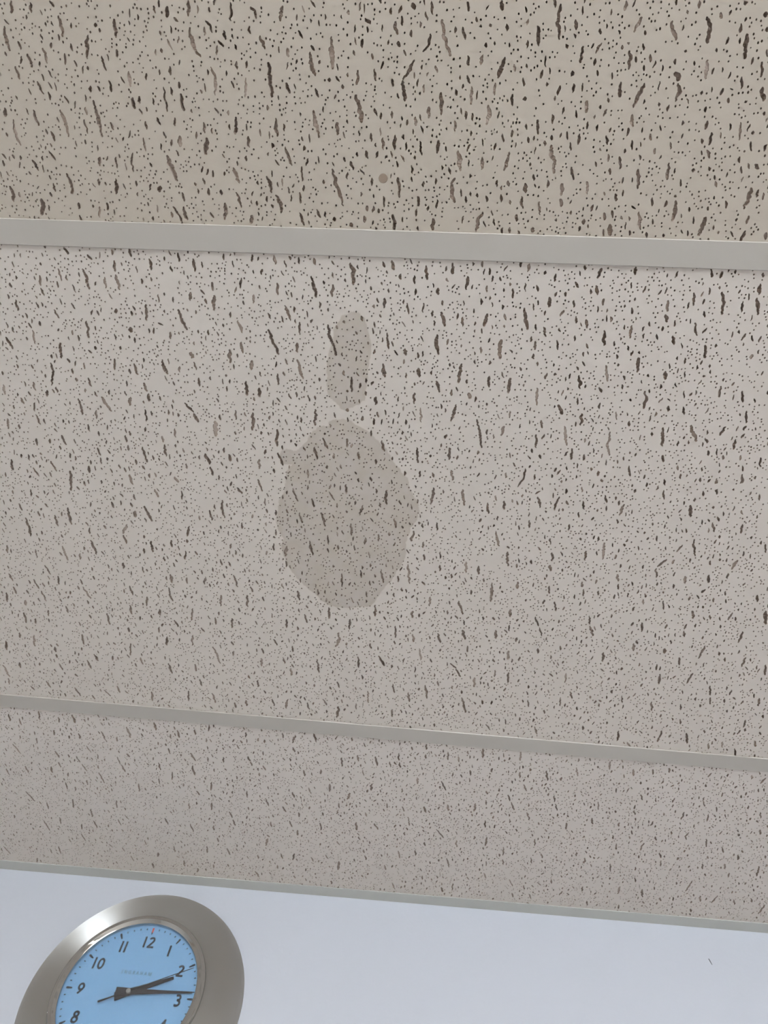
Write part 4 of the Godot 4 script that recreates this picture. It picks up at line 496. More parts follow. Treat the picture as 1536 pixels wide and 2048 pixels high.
# ---------------------------------------------------------------- ceiling tile
# One fissured mineral-fibre tile: a painted face pierced by pinholes and torn fissures, each a real hollow.
# Everything in millimetres from the tile's middle; the face looks down.
class TileMaker:
	var rng := RandomNumberGenerator.new()
	var half_x: float
	var half_z: float
	var taken: PackedByteArray
	var wide: int
	var deep: int
	var px := PackedVector2Array()         # all points of the face
	var owner_of := PackedInt32Array()     # which hollow each belongs to, -1 for none
	var outlines := []                     # of the fissures; null for a pinhole
	var hollows := Soup.new()


	func is_free(p: Vector2, r: float) -> bool:
		if absf(p.x) > half_x - r - 3.0 or absf(p.y) > half_z - r - 3.0:
			return false
		for d in [Vector2.ZERO, Vector2(r, 0), Vector2(-r, 0), Vector2(0, r), Vector2(0, -r)]:
			var q: Vector2 = p + d
			if taken[int(q.y + half_z) * wide + int(q.x + half_x)] != 0:
				return false
		return true

	func take(p: Vector2, r: float) -> void:
		var r2 := r * r
		for j in range(maxi(int(p.y - r + half_z), 0), mini(int(p.y + r + half_z), deep - 1) + 1):
			var dy := j + 0.5 - half_z - p.y
			for i in range(maxi(int(p.x - r + half_x), 0), mini(int(p.x + r + half_x), wide - 1) + 1):
				var dx := i + 0.5 - half_x - p.x
				if dx * dx + dy * dy <= r2:
					taken[j * wide + i] = 1

	func fissure(way: PackedVector2Array, w: float, must: bool) -> bool:
		var length := 0.0
		for k in way.size() - 1:
			length += way[k].distance_to(way[k + 1])
		var steps := maxi(2, int(length / 1.15))
		var spine := PackedVector2Array()
		var at := 0
		var gone := 0.0
		var drift := 0.0
		var sway := Vector2(rng.randf_range(-1, 1), rng.randf_range(-1, 1))
		for k in steps + 1:
			var want := length * k / steps
			while at < way.size() - 2 and gone + way[at].distance_to(way[at + 1]) < want:
				gone += way[at].distance_to(way[at + 1])
				at += 1
			var seg := way[at].distance_to(way[at + 1])
			var p := way[at].lerp(way[at + 1], clampf((want - gone) / maxf(seg, 0.001), 0, 1))
			if k > 0 and k < steps:
				drift = lerpf(drift, rng.randf_range(-0.42, 0.42) * minf(w, 3.0), 0.55)
				p.x += drift + sway.x * 0.3 * sin(k * 0.8 + sway.y * 3.0)
			spine.append(p)
		if must:
			for p in spine:
				if absf(p.x) > half_x - 5.0 or absf(p.y) > half_z - 5.0:
					return false
		else:
			for p in spine:
				if not is_free(p, w * 0.5 + 0.4):
					return false
		var left := PackedVector2Array()
		var right := PackedVector2Array()
		var blunt := rng.randf_range(0.04, 0.14)
		var swell_l := rng.randf_range(0.75, 1.2)
		var swell_r := rng.randf_range(0.75, 1.2)
		for k in steps + 1:
			var t := float(k) / steps
			var ahead := (spine[mini(k + 1, steps)] - spine[maxi(k - 1, 0)]).normalized()
			var side := Vector2(ahead.y, -ahead.x)
			var body := 0.5 * w * pow(sin(PI * (blunt + (1.0 - 2.0 * blunt) * t)), 0.55)
			swell_l = clampf(lerpf(swell_l, rng.randf_range(0.3, 1.7), 0.42), 0.4, 1.6)
			swell_r = clampf(lerpf(swell_r, rng.randf_range(0.3, 1.7), 0.42), 0.4, 1.6)
			left.append(spine[k] + side * maxf(0.34, body * swell_l))
			right.append(spine[k] - side * maxf(0.34, body * swell_r))
			take(spine[k], body + 1.35)
		var depth := rng.randf_range(2.6, 5.5) if rng.randf() < 0.8 else rng.randf_range(0.9, 2.4)
		var tip_a := spine[0] - (spine[1] - spine[0]).normalized() * rng.randf_range(0.25, 0.6)
		var tip_b := spine[steps] + (spine[steps] - spine[steps - 1]).normalized() * rng.randf_range(0.25, 0.6)
		var rim := PackedVector2Array([tip_a])
		rim.append_array(left)
		rim.append(tip_b)
		for k in range(steps, -1, -1):
			rim.append(right[k])
		var id := outlines.size()
		outlines.append(rim)
		for p in rim:
			px.append(p)
			owner_of.append(id)
		# the floor of the fissure, torn and uneven
		var low := PackedVector3Array()
		for k in rim.size():
			var s: int = clampi(k - 1, 0, steps) if k <= steps + 2 else clampi(rim.size() - 1 - k, 0, steps)
			var inside := rim[k].lerp(spine[s], 0.04)
			low.append(Vector3(inside.x, depth * rng.randf_range(0.8, 1.15), inside.y))
		var count := rim.size()
		for k in count:
			var j := (k + 1) % count
			var a := Vector3(rim[k].x, 0, rim[k].y)
			var b := Vector3(rim[j].x, 0, rim[j].y)
			var s: int = clampi(k - 1, 0, steps) if k <= steps + 2 else clampi(count - 1 - k, 0, steps)
			var middle := Vector3(spine[s].x, depth * 0.5, spine[s].y)
			hollows.quad(a, b, low[j], low[k], middle - (a + low[j]) * 0.5)
		var down := Vector3(0, -1, 0)
		hollows.tri(low[0], low[1], low[count - 1], down)
		for k in steps:
			hollows.quad(low[1 + k], low[2 + k], low[count - 2 - k], low[count - 1 - k], down)
		hollows.tri(low[1 + steps], low[2 + steps], low[3 + steps], down)
		return true

	func pinhole(p: Vector2) -> void:
		var id := outlines.size()
		outlines.append(null)
		var r := rng.randf_range(0.56, 0.86)
		var turn := rng.randf() * TAU
		var long := rng.randf_range(1.0, 1.35)
		var depth := rng.randf_range(7.0, 11.0)
		var rim := PackedVector3Array()
		for k in 6:
			var a := turn + TAU * k / 6.0
			var q := p + Vector2(cos(a) * r, sin(a) * r * long)
			px.append(q)
			owner_of.append(id)
			rim.append(Vector3(q.x, 0, q.y))
		var low := PackedVector3Array()
		for k in 6:
			low.append(Vector3(lerpf(rim[k].x, p.x, 0.04), depth, lerpf(rim[k].z, p.y, 0.04)))
		var middle := Vector3(p.x, depth * 0.5, p.y)
		for k in 6:
			var j := (k + 1) % 6
			hollows.quad(rim[k], rim[j], low[j], low[k], middle - (rim[k] + low[j]) * 0.5)
		for k in range(1, 5):
			hollows.tri(low[0], low[k], low[k + 1], Vector3(0, -1, 0))
		take(p, 1.7)

	# LISTED: [width, x, z, x, z ...] of the fissures that can be made out singly, from the tile's middle;
	# COVERED: where they have been listed. The rest is strewn at random in the same manner.
	func make(size_x: float, size_z: float, listed: Array, covered: Rect2, seed_value: int, spots := []) -> ArrayMesh:
		rng.seed = seed_value
		half_x = size_x * 0.5
		half_z = size_z * 0.5
		wide = int(ceil(size_x)) + 1
		deep = int(ceil(size_z)) + 1
		taken.resize(wide * deep)
		for p in spots:
			take(p, 5.0)
		for f in listed:
			var way := PackedVector2Array()
			for k in range(1, f.size(), 2):
				way.append(Vector2(f[k], f[k + 1]))
			fissure(way, f[0], true)
		var area := size_x * size_z / 100.0
		for k in int(area * 0.85):
			var p := Vector2(rng.randf_range(-half_x, half_x), rng.randf_range(-half_z, half_z))
			var big := k < area * 0.17
			var known := covered.has_point(p)
			if known and (big or rng.randf() < 0.1):
				continue
			var length := clampf(absf(rng.randfn(11.0, 5.0)), 5.0, 26.0) if big else rng.randf_range(2.2, 6.0)
			var w := rng.randf_range(1.9, 3.2) if big else rng.randf_range(1.3, 2.4)
			var lean := rng.randfn(-0.09, 0.19)
			var way := PackedVector2Array([p])
			var pieces := 3 if big else 1
			for j in pieces:
				lean += rng.randfn(0.0, 0.22)
				p += Vector2(sin(lean), cos(lean)) * length / pieces
				way.append(p)
			fissure(way, w, false)
		var thick := FastNoiseLite.new()
		thick.seed = seed_value
		thick.frequency = 0.045
		for k in int(area * 6.0):
			var p := Vector2(rng.randf_range(-half_x, half_x), rng.randf_range(-half_z, half_z))
			if thick.get_noise_2d(p.x, p.y) + rng.randf_range(-0.5, 0.6) < -0.17:
				continue
			if is_free(p, 0.8):
				pinhole(p)
		# plain points between, so that the face is meshed evenly, and the edge
		var i := -half_x + 2.0
		while i < half_x - 1.5:
			var j := -half_z + 2.0
			while j < half_z - 1.5:
				var p := Vector2(i + rng.randf_range(-0.8, 0.8), j + rng.randf_range(-0.8, 0.8))
				if taken[int(p.y + half_z) * wide + int(p.x + half_x)] == 0:
					px.append(p)
					owner_of.append(-1)
				j += 4.0
			i += 4.0
		var e := -half_x
		while e < half_x - 0.1:
			px.append(Vector2(e, -half_z)); px.append(Vector2(-e, half_z))
			owner_of.append(-1); owner_of.append(-1)
			e += 4.0
		e = -half_z
		while e < half_z - 0.1:
			px.append(Vector2(half_x, e)); px.append(Vector2(-half_x, -e))
			owner_of.append(-1); owner_of.append(-1)
			e += 4.0
		return meshed(size_x, size_z)

	# The face: a Delaunay net over all points, made block by block, left open over the hollows.
	func meshed(size_x: float, size_z: float) -> ArrayMesh:
		var bin := 8.0
		var nx := int(size_x / bin) + 1
		var nz := int(size_z / bin) + 1
		var bins := []
		bins.resize(nx * nz)
		for k in bins.size():
			bins[k] = []
		for k in px.size():
			var p := px[k]
			bins[clampi(int((p.y + half_z) / bin), 0, nz - 1) * nx + clampi(int((p.x + half_x) / bin), 0, nx - 1)].append(k)
		var index := PackedInt32Array()
		for bz in range(0, nz, 3):
			for bx in range(0, nx, 3):
				var mine := PackedInt32Array()
				for j in range(maxi(bz - 1, 0), mini(bz + 4, nz)):
					for i in range(maxi(bx - 1, 0), mini(bx + 4, nx)):
						mine.append_array(PackedInt32Array(bins[j * nx + i]))
				if mine.size() < 3:
					continue
				var lo := Vector2(bx * bin - half_x, bz * bin - half_z)
				var hi := lo + Vector2(bin, bin) * 3.0
				if bx + 3 >= nx:
					hi.x = 1e6
				if bz + 3 >= nz:
					hi.y = 1e6
				var here := PackedVector2Array()
				for k in mine:
					here.append(px[k] - lo)
				var t := Geometry2D.triangulate_delaunay(here)
				for k in range(0, t.size(), 3):
					var a := mine[t[k]]
					var b := mine[t[k + 1]]
					var c := mine[t[k + 2]]
					var m := (px[a] + px[b] + px[c]) / 3.0
					if m.x < lo.x or m.x >= hi.x or m.y < lo.y or m.y >= hi.y:
						continue
					var o := owner_of[a]
					if o >= 0 and owner_of[b] == o and owner_of[c] == o:
						if outlines[o] == null or Geometry2D.is_point_in_polygon(m, outlines[o]):
							continue
					var turn := (px[b] - px[a]).cross(px[c] - px[a])
					index.append(a)
					if turn > 0.0:
						index.append(c); index.append(b)
					else:
						index.append(b); index.append(c)
		var v := PackedVector3Array()
		var n := PackedVector3Array()
		var uv := PackedVector2Array()
		v.resize(px.size())
		n.resize(px.size())
		uv.resize(px.size())
		for k in px.size():
			v[k] = Vector3(px[k].x * 0.001, 0, px[k].y * 0.001)
			n[k] = Vector3(0, -1, 0)
			uv[k] = Vector2((px[k].x + half_x) / 1220.0, (px[k].y + half_z) / 610.0)
		var out := ArrayMesh.new()
		var arrays := []
		arrays.resize(Mesh.ARRAY_MAX)
		arrays[Mesh.ARRAY_VERTEX] = v
		arrays[Mesh.ARRAY_NORMAL] = n
		arrays[Mesh.ARRAY_TEX_UV] = uv
		arrays[Mesh.ARRAY_INDEX] = index
		out.add_surface_from_arrays(Mesh.PRIMITIVE_TRIANGLES, arrays)
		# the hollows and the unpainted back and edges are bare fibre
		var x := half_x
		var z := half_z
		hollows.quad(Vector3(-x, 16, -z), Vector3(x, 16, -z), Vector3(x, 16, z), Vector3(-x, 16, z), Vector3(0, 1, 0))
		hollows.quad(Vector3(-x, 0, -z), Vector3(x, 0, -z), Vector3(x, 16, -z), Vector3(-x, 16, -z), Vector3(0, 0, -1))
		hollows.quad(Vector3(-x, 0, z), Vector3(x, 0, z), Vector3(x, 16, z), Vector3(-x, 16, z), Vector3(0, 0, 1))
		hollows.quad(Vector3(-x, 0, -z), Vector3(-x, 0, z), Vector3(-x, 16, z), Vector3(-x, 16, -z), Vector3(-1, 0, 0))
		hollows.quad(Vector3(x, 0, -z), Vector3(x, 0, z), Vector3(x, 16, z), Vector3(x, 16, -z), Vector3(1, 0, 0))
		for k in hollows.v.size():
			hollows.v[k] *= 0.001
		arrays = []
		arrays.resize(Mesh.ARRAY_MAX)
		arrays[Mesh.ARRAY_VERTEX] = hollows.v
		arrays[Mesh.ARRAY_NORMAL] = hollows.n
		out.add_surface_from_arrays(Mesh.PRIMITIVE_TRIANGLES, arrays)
		return out


# LIST holds room millimetres; turned into millimetres from the tile's middle at (mx, mz).
func from_middle(list: Array, mx: float, mz: float) -> Array:
	var out := []
	for f in list:
		var g := [f[0]]
		for k in range(1, f.size(), 2):
			g.append(f[k] - mx)
			g.append(f[k + 1] - mz)
		out.append(g)
	return out


# The paint of the stained tile: faint mottling, and two brown water stains with a darker tide line.
func stain_image(mx: float, mz: float) -> ImageTexture:
	var w := 2048
	var h := 1024
	var mottle := FastNoiseLite.new()
	mottle.seed = 5
	mottle.frequency = 0.02
	var bytes := PackedByteArray()
	bytes.resize(w * h * 3)
	bytes.fill(255)
	var wobble := FastNoiseLite.new()
	wobble.seed = 9
	wobble.frequency = 0.11
	var patches := FastNoiseLite.new()
	patches.seed = 21
	patches.frequency = 0.03
	for flat in [STAIN_SMALL, STAIN_LARGE]:
		var ring := PackedVector2Array()
		var bounds := Rect2(Vector2(flat[0], flat[1]), Vector2.ZERO)
		for k in range(0, flat.size(), 2):
			ring.append(Vector2(flat[k], flat[k + 1]))
			bounds = bounds.expand(ring[ring.size() - 1])
		bounds = bounds.grow(4.0)
		var inner: Array = Geometry2D.offset_polygon(ring, -3.2)
		var x0 := int((bounds.position.x - mx + 610.0) / 1220.0 * w)
		var x1 := int((bounds.end.x - mx + 610.0) / 1220.0 * w)
		var y0 := int((bounds.position.y - mz + 305.0) / 610.0 * h)
		var y1 := int((bounds.end.y - mz + 305.0) / 610.0 * h)
		for j in range(y0, y1 + 1):
			for i in range(x0, x1 + 1):
				var p := Vector2((i + 0.5) / w * 1220.0 - 610.0 + mx, (j + 0.5) / h * 610.0 - 305.0 + mz)
				p += Vector2(wobble.get_noise_2d(p.x, p.y), wobble.get_noise_2d(p.x + 300.0, p.y)) * 1.6
				var cover := 0.0
				for s in [Vector2(-0.3, -0.3), Vector2(0.3, -0.3), Vector2(-0.3, 0.3), Vector2(0.3, 0.3)]:
					if Geometry2D.is_point_in_polygon(p + s, ring):
						cover += 0.25
				if cover <= 0.0:
					continue
				var edge := 0.0
				if inner.is_empty() or not Geometry2D.is_point_in_polygon(p, inner[0]):
					edge = 1.0
				var patch := patches.get_noise_2d(p.x, p.y)
				var r := 1.0 - cover * (0.098 + 0.004 * edge + 0.022 * patch)
				var g := 1.0 - cover * (0.107 + 0.008 * edge + 0.026 * patch)
				var b := 1.0 - cover * (0.120 + 0.014 * edge + 0.045 * patch)
				var at := (j * w + i) * 3
				bytes[at] = int(r * 255.0)
				bytes[at + 1] = int(g * 255.0)
				bytes[at + 2] = int(b * 255.0)
	return ImageTexture.create_from_image(Image.create_from_data(w, h, false, Image.FORMAT_RGB8, bytes))


# ---------------------------------------------------------------- clock
func clock_point(hour: float, r: float) -> Vector2:
	var a := hour / 12.0 * TAU
	return Vector2(sin(a), cos(a)) * r


func hand_mesh(hour: float, stations: Array, z: float, thick: float) -> ArrayMesh:
	var ahead := clock_point(hour, 1.0)
	var side := Vector2(ahead.y, -ahead.x)
	var outline := PackedVector2Array()
	for s in stations:
		outline.append(ahead * s[0] + side * s[1])
	for k in range(stations.size() - 1, -1, -1):
		outline.append(ahead * stations[k][0] - side * stations[k][1])
	var soup := Soup.new()
	soup.plate(outline, z, z + thick)
	return soup.mesh()


func text_mesh(words: String, height: float, spread: float) -> TextMesh:
	var font := SystemFont.new()
	font.font_names = PackedStringArray(["Droid Sans"])
	var cut := FontVariation.new()
	cut.base_font = font
	cut.spacing_glyph = int(spread)
	var t := TextMesh.new()
	t.font = cut
	t.text = words
	t.font_size = 64
	t.pixel_size = height / 46.0
	t.depth = 0.0002
	t.curve_step = 0.5
	return t


# The figures of the dial as strokes in a box 0.62 wide and 1 high: curves through the points given.
const FIGURES := {
	"0": [[0.31, 1.0, 0.10, 0.84, 0.04, 0.5, 0.10, 0.16, 0.31, 0.0, 0.52, 0.16, 0.58, 0.5, 0.52, 0.84, 0.31, 1.0]],
	"1": [[0.31, 0.0, 0.31, 1.0]],
	"2": [[0.06, 0.84, 0.18, 0.96, 0.34, 1.0, 0.50, 0.93, 0.56, 0.76, 0.49, 0.56, 0.31, 0.33, 0.08, 0.03], [0.06, 0.0, 0.60, 0.0]],
	"3": [[0.08, 0.93, 0.27, 1.0, 0.46, 0.94, 0.53, 0.77, 0.44, 0.60, 0.22, 0.54], [0.22, 0.54, 0.46, 0.48, 0.57, 0.28, 0.48, 0.08, 0.26, 0.0, 0.05, 0.07]],
	"4": [[0.44, 0.0, 0.44, 1.0], [0.44, 0.98, 0.02, 0.30], [0.02, 0.28, 0.62, 0.28]],
	"5": [[0.54, 1.0, 0.14, 1.0], [0.15, 1.0, 0.12, 0.56], [0.12, 0.57, 0.32, 0.60, 0.50, 0.51, 0.57, 0.31, 0.49, 0.10, 0.28, 0.0, 0.06, 0.06]],
	"6": [[0.50, 1.0, 0.30, 0.78, 0.12, 0.52, 0.05, 0.29, 0.14, 0.08, 0.31, 0.0, 0.48, 0.08, 0.57, 0.30, 0.48, 0.52, 0.31, 0.59, 0.14, 0.52]],
	"7": [[0.05, 1.0, 0.58, 1.0], [0.57, 0.98, 0.34, 0.5, 0.18, 0.0]],
	"8": [[0.31, 1.0, 0.14, 0.93, 0.09, 0.77, 0.16, 0.62, 0.31, 0.53, 0.46, 0.62, 0.53, 0.77, 0.48, 0.93, 0.31, 1.0], [0.31, 0.53, 0.10, 0.42, 0.04, 0.24, 0.12, 0.06, 0.31, 0.0, 0.50, 0.06, 0.58, 0.24, 0.52, 0.42, 0.31, 0.53]],
	"9": [[0.12, 0.0, 0.32, 0.22, 0.50, 0.48, 0.57, 0.71, 0.48, 0.92, 0.31, 1.0, 0.14, 0.92, 0.05, 0.70, 0.14, 0.48, 0.31, 0.41, 0.48, 0.48]]}


func figure_mesh(figure: String, height: float, stroke: float) -> ArrayMesh:
	var soup := Soup.new()
	var inside := height - stroke
	for flat in FIGURES[figure]:
		var points := []
		for k in range(0, flat.size(), 2):
			points.append(Vector2((flat[k] - 0.31) * inside, (flat[k + 1] - 0.5) * inside))
		var way := PackedVector2Array(points)
		var straight: bool = points.size() == 2
		if straight:
			var e: Vector2 = (points[1] - points[0]).normalized() * stroke * 0.5
			way = PackedVector2Array([points[0] - e, points[1] + e])
		else:
			way = round_curve(points, 28)
		for k in way.size():
			var d := (way[mini(k + 1, way.size() - 1)] - way[maxi(k - 1, 0)]).normalized()
			if not straight and points[0] == points[points.size() - 1] and (k == 0 or k == way.size() - 1):
				d = Vector2(-1, 0)
			var side := Vector2(-d.y, d.x) * stroke * 0.5
			if k == 0:
				continue
			var c := (way[k] - way[maxi(k - 2, 0)]).normalized()
			if k == 1:
				c = (way[1] - way[0]).normalized()
				if not straight and points[0] == points[points.size() - 1]:
					c = Vector2(-1, 0)
			var was := Vector2(-c.y, c.x) * stroke * 0.5
			var p := way[k - 1]
			var q := way[k]
			soup.quad(Vector3(p.x + was.x, p.y + was.y, 0.0002), Vector3(p.x - was.x, p.y - was.y, 0.0002), Vector3(q.x - side.x, q.y - side.y, 0.0002), Vector3(q.x + side.x, q.y + side.y, 0.0002), Vector3(0, 0, 1))
	return soup.mesh()


func build_clock() -> void:
	var along := Vector3(cos(WALL_TURN), 0, -sin(WALL_TURN))
	var out := Vector3(sin(WALL_TURN), 0, cos(WALL_TURN))
	var at := Vector3(0, 0, -WALL_D) + along * -0.38071 + Vector3(0, CEILING - 0.67955 + 0.50228, 0)
	var clock := base("wall_clock", Transform3D(Basis(along, Vector3.UP, out), at))
	describe(clock, "round wall clock with wide brushed metal frame, chrome bezel and pale blue dial", "clock")
	var brushed := plain(Color(0.90, 0.90, 0.89), 0.45, 1.0)
	brushed.anisotropy_enabled = true
	brushed.anisotropy = -1.0
	var chrome := plain(Color(0.80, 0.80, 0.79), 0.05, 1.0)
	var blue := plain(Color(0.515, 0.705, 0.865), 0.6)
	var ink := plain(Color(0.15, 0.185, 0.24), 0.6)
	var black := plain(Color(0.16, 0.14, 0.15), 0.45)
	var red := plain(Color(0.80, 0.36, 0.33), 0.6)
	var frame := put("frame", lathe(round_curve([Vector2(0.1515, 0.0), Vector2(0.1533, 0.0010), Vector2(0.1537, 0.0030), Vector2(0.1500, 0.0115), Vector2(0.1440, 0.0185), Vector2(0.1360, 0.0242), Vector2(0.1280, 0.0276), Vector2(0.1200, 0.0294), Vector2(0.1120, 0.0300), Vector2(0.1040, 0.0300), Vector2(0.1030, 0.0290)], 120), 256), brushed, clock)
	describe(frame, "wide brushed metal ring sloping back to the wall")
	var bezel := put("bezel", lathe(round_curve([Vector2(0.1038, 0.0275), Vector2(0.1038, 0.0318), Vector2(0.1028, 0.0338), Vector2(0.1008, 0.0348), Vector2(0.0990, 0.03500), Vector2(0.0978, 0.03480), Vector2(0.0970, 0.03452), Vector2(0.0950, 0.03379), Vector2(0.0932, 0.03314), Vector2(0.0924, 0.03260), Vector2(0.0922, 0.0315), Vector2(0.0930, 0.0280), Vector2(0.0945, 0.0238)], 140), 256), chrome, clock)
	describe(bezel, "narrow polished chrome ring round the dial")
	put("back_case", lathe(PackedVector2Array([Vector2(0.128, 0.0), Vector2(0.128, 0.008), Vector2(0.098, 0.0225), Vector2(0.0, 0.0225)]), 96), plain(Color(0.3, 0.3, 0.3)), clock)
	var dial := put("dial", lathe(PackedVector2Array([Vector2(0.0962, 0.0226), Vector2(0.0962, 0.0240), Vector2(0.0955, 0.0240), Vector2(0.0, 0.0240)]), 128), blue, clock)
	describe(dial, "pale blue dial with black numerals")
	var z := 0.0240
	# marks and numerals are print on the dial
	for hour in 12:
		var ahead := clock_point(hour, 1.0)
		var side := Vector2(ahead.y, -ahead.x)
		var s := Soup.new()
		if hour == 0:
			s.plate(PackedVector2Array([ahead * 0.0905 + side * 0.0014, ahead * 0.0838 + side * 0.0012, ahead * 0.0838 - side * 0.0012, ahead * 0.0905 - side * 0.0014]), z, z + 0.0002)
			var m := put("hour_mark", s.mesh(), red, dial)
			describe(m, "red mark above the twelve")
			s = Soup.new()
			s.plate(PackedVector2Array([ahead * 0.0838 + side * 0.0011, ahead * 0.0808 + side * 0.0004, ahead * 0.0808 - side * 0.0004, ahead * 0.0838 - side * 0.0011]), z, z + 0.0002)
			put("hour_mark", s.mesh(), ink, dial)
		else:
			s.plate(PackedVector2Array([ahead * 0.0902 + side * 0.0011, ahead * 0.0880 + side * 0.0015, ahead * 0.0818 + side * 0.0008, ahead * 0.0818 - side * 0.0008, ahead * 0.0880 - side * 0.0015, ahead * 0.0902 - side * 0.0011]), z, z + 0.0002)
			put("hour_mark", s.mesh(), ink, dial)
		for minute in range(1, 5):
			ahead = clock_point(hour + minute / 5.0, 1.0)
			side = Vector2(ahead.y, -ahead.x)
			s = Soup.new()
			s.plate(PackedVector2Array([ahead * 0.0895 + side * 0.00075, ahead * 0.0870 + side * 0.0006, ahead * 0.0870 - side * 0.0006, ahead * 0.0895 - side * 0.00075]), z, z + 0.0002)
			put("minute_mark", s.mesh(), ink, dial)
	var height := 0.0158
	for hour in range(1, 13):
		var p := clock_point(hour, 0.0695)
		var word := str(hour)
		var widths := []
		var total := 0.0
		for ch in word:
			var wide := 0.0030 if ch == "1" else 0.0092
			widths.append(wide)
			total += wide
		total += 0.0034 * (word.length() - 1)
		if hour >= 10:
			p.x += 0.001
		if hour == 3:
			p.y -= 0.003
		var x := p.x - total * 0.5
		for k in word.length():
			var t := put("numeral", figure_mesh(word[k], height, 0.0028), ink, dial)
			t.position = Vector3(x + widths[k] * 0.5, p.y, z)
			x += widths[k] + 0.0034
	var maker := put("lettering", text_mesh("INGRAHAM", 0.0034, 16), plain(Color(0.30, 0.38, 0.47), 0.6), dial)
	maker.position = Vector3(-0.0004, 0.0268, z + 0.0001)
	# ten past two and a little more
	var hour_hand := put("hour_hand", hand_mesh(2.235, [[-0.019, 0.0058], [-0.006, 0.0050], [0.012, 0.0038], [0.040, 0.0026], [0.0600, 0.0019]], 0.0272, 0.0006), black, clock)
	describe(hour_hand, "black hour hand pointing just past two")
	var minute_hand := put("minute_hand", hand_mesh(2.86, [[-0.018, 0.0056], [-0.006, 0.0048], [0.012, 0.0036], [0.050, 0.0020], [0.0880, 0.0010]], 0.0286, 0.0006), black, clock)
	describe(minute_hand, "black minute hand pointing just before three")
	var second_hand := put("second_hand", hand_mesh(2.16, [[-0.040, 0.0013], [-0.016, 0.0008], [0.030, 0.0006], [0.0880, 0.0004]], 0.0302, 0.0004), black, clock)
	describe(second_hand, "thin black second hand with a tail towards eight")
	put("hub", lathe(PackedVector2Array([Vector2(0.0032, 0.0240), Vector2(0.0032, 0.0312), Vector2(0.0026, 0.0318), Vector2(0.0, 0.0319)]), 32), plain(Color(0.62, 0.61, 0.59), 0.5), clock)
	var glass := plain(Color(1, 1, 1, 0.05), 0.02)
	glass.transparency = BaseMaterial3D.TRANSPARENCY_ALPHA
	put("glass", lathe(round_curve([Vector2(0.0926, 0.0312), Vector2(0.060, 0.0325), Vector2(0.030, 0.0332), Vector2(0.0, 0.0334)], 16), 96), glass, clock)


# ---------------------------------------------------------------- scene
func _ready() -> void:
	var right := Vector3(0.99526909, 0.09561029, 0.01726592)
	var up := Vector3(-0.06122229, 0.47918511, 0.87557607)
	var ahead := Vector3(-0.07544051, 0.87249086, -0.48277161)
	var camera := Camera3D.new()
	camera.name = "camera"
	add_child(camera)
	camera.transform = Transform3D(Basis(right, up, -ahead), Vector3(0, CEILING - 0.67955, 0))
	camera.fov = rad_to_deg(2.0 * atan(1024.0 / 1423.73))
	camera.near = 0.02
	camera.far = 200.0
	camera.current = true

	var environment := Environment.new()
	environment.background_mode = Environment.BG_SKY
	var sky := Sky.new()
	var air := ProceduralSkyMaterial.new()
	air.sky_top_color = Color(0.74, 0.80, 0.88)
	air.sky_horizon_color = Color(0.93, 0.94, 0.95)
	air.ground_horizon_color = Color(0.84, 0.86, 0.89)
	air.ground_bottom_color = Color(0.77, 0.79, 0.81)
	air.sky_energy_multiplier = 16.0
	air.ground_energy_multiplier = 6.5
	sky.sky_material = air
	environment.sky = sky
	environment.tonemap_mode = Environment.TONE_MAPPER_LINEAR
	environment.tonemap_exposure = 0.66
	environment.sdfgi_enabled = true
	environment.ssao_enabled = true
	environment.ssil_enabled = true
	var world := WorldEnvironment.new()
	world.name = "environment"
	world.environment = environment
	add_child(world)

	build_light(1, 4, 3.4, "lit fluorescent ceiling panel in the row nearest the window")
	build_room()
	build_ceiling()
	build_clock()


func build_light(column: int, row: int, power: float, label: String) -> void:
	# row counts from the clock wall: 0 is the cut row
	var z := BAR_ROW_1 - PITCH_Z + PITCH_Z * (row - 0.5)
	var x := COLUMN_0 + PITCH_X * (column - 0.5)
	var lamp := base("ceiling_light", Transform3D(Basis.IDENTITY, Vector3(x, CEILING, z)))
	describe(lamp, label, "light")
	var hx := PITCH_X * 0.5 - 0.016
	var hz := PITCH_Z * 0.5 - 0.016
	var s := Soup.new()
	s.box(Vector3(-hx, 0.002, -hz), Vector3(hx, 0.085, -hz + 0.025))
	s.box(Vector3(-hx, 0.002, hz - 0.025), Vector3(hx, 0.085, hz))
	s.box(Vector3(-hx, 0.002, -hz + 0.025), Vector3(-hx + 0.025, 0.085, hz - 0.025))
	s.box(Vector3(hx - 0.025, 0.002, -hz + 0.025), Vector3(hx, 0.085, hz - 0.025))
	s.box(Vector3(-hx + 0.025, 0.075, -hz + 0.025), Vector3(hx - 0.025, 0.085, hz - 0.025))
	put("housing", s.mesh(), plain(Color(0.9, 0.9, 0.9), 0.5), lamp)
	var glow := plain(Color(0.95, 0.95, 0.95), 0.5)
	glow.emission_enabled = true
	glow.emission = Color(1.0, 0.98, 0.94)
	glow.emission_energy_multiplier = 6.0
	put("diffuser", box_mesh(Vector3(-hx + 0.025, 0.010, -hz + 0.025), Vector3(hx - 0.025, 0.014, hz - 0.025)), glow, lamp)
	var light := AreaLight3D.new()
	light.name = "panel_glow"
	light.area_size = Vector2(hx * 2.0 - 0.06, hz * 2.0 - 0.06)
	light.area_range = 12.0
	light.area_attenuation = 2.0
	light.light_energy = power
	light.light_color = Color(1.0, 0.97, 0.93)
	light.shadow_enabled = true
	light.position = Vector3(0, 0.008, 0)
	light.rotation.x = -PI / 2
	lamp.add_child(light)


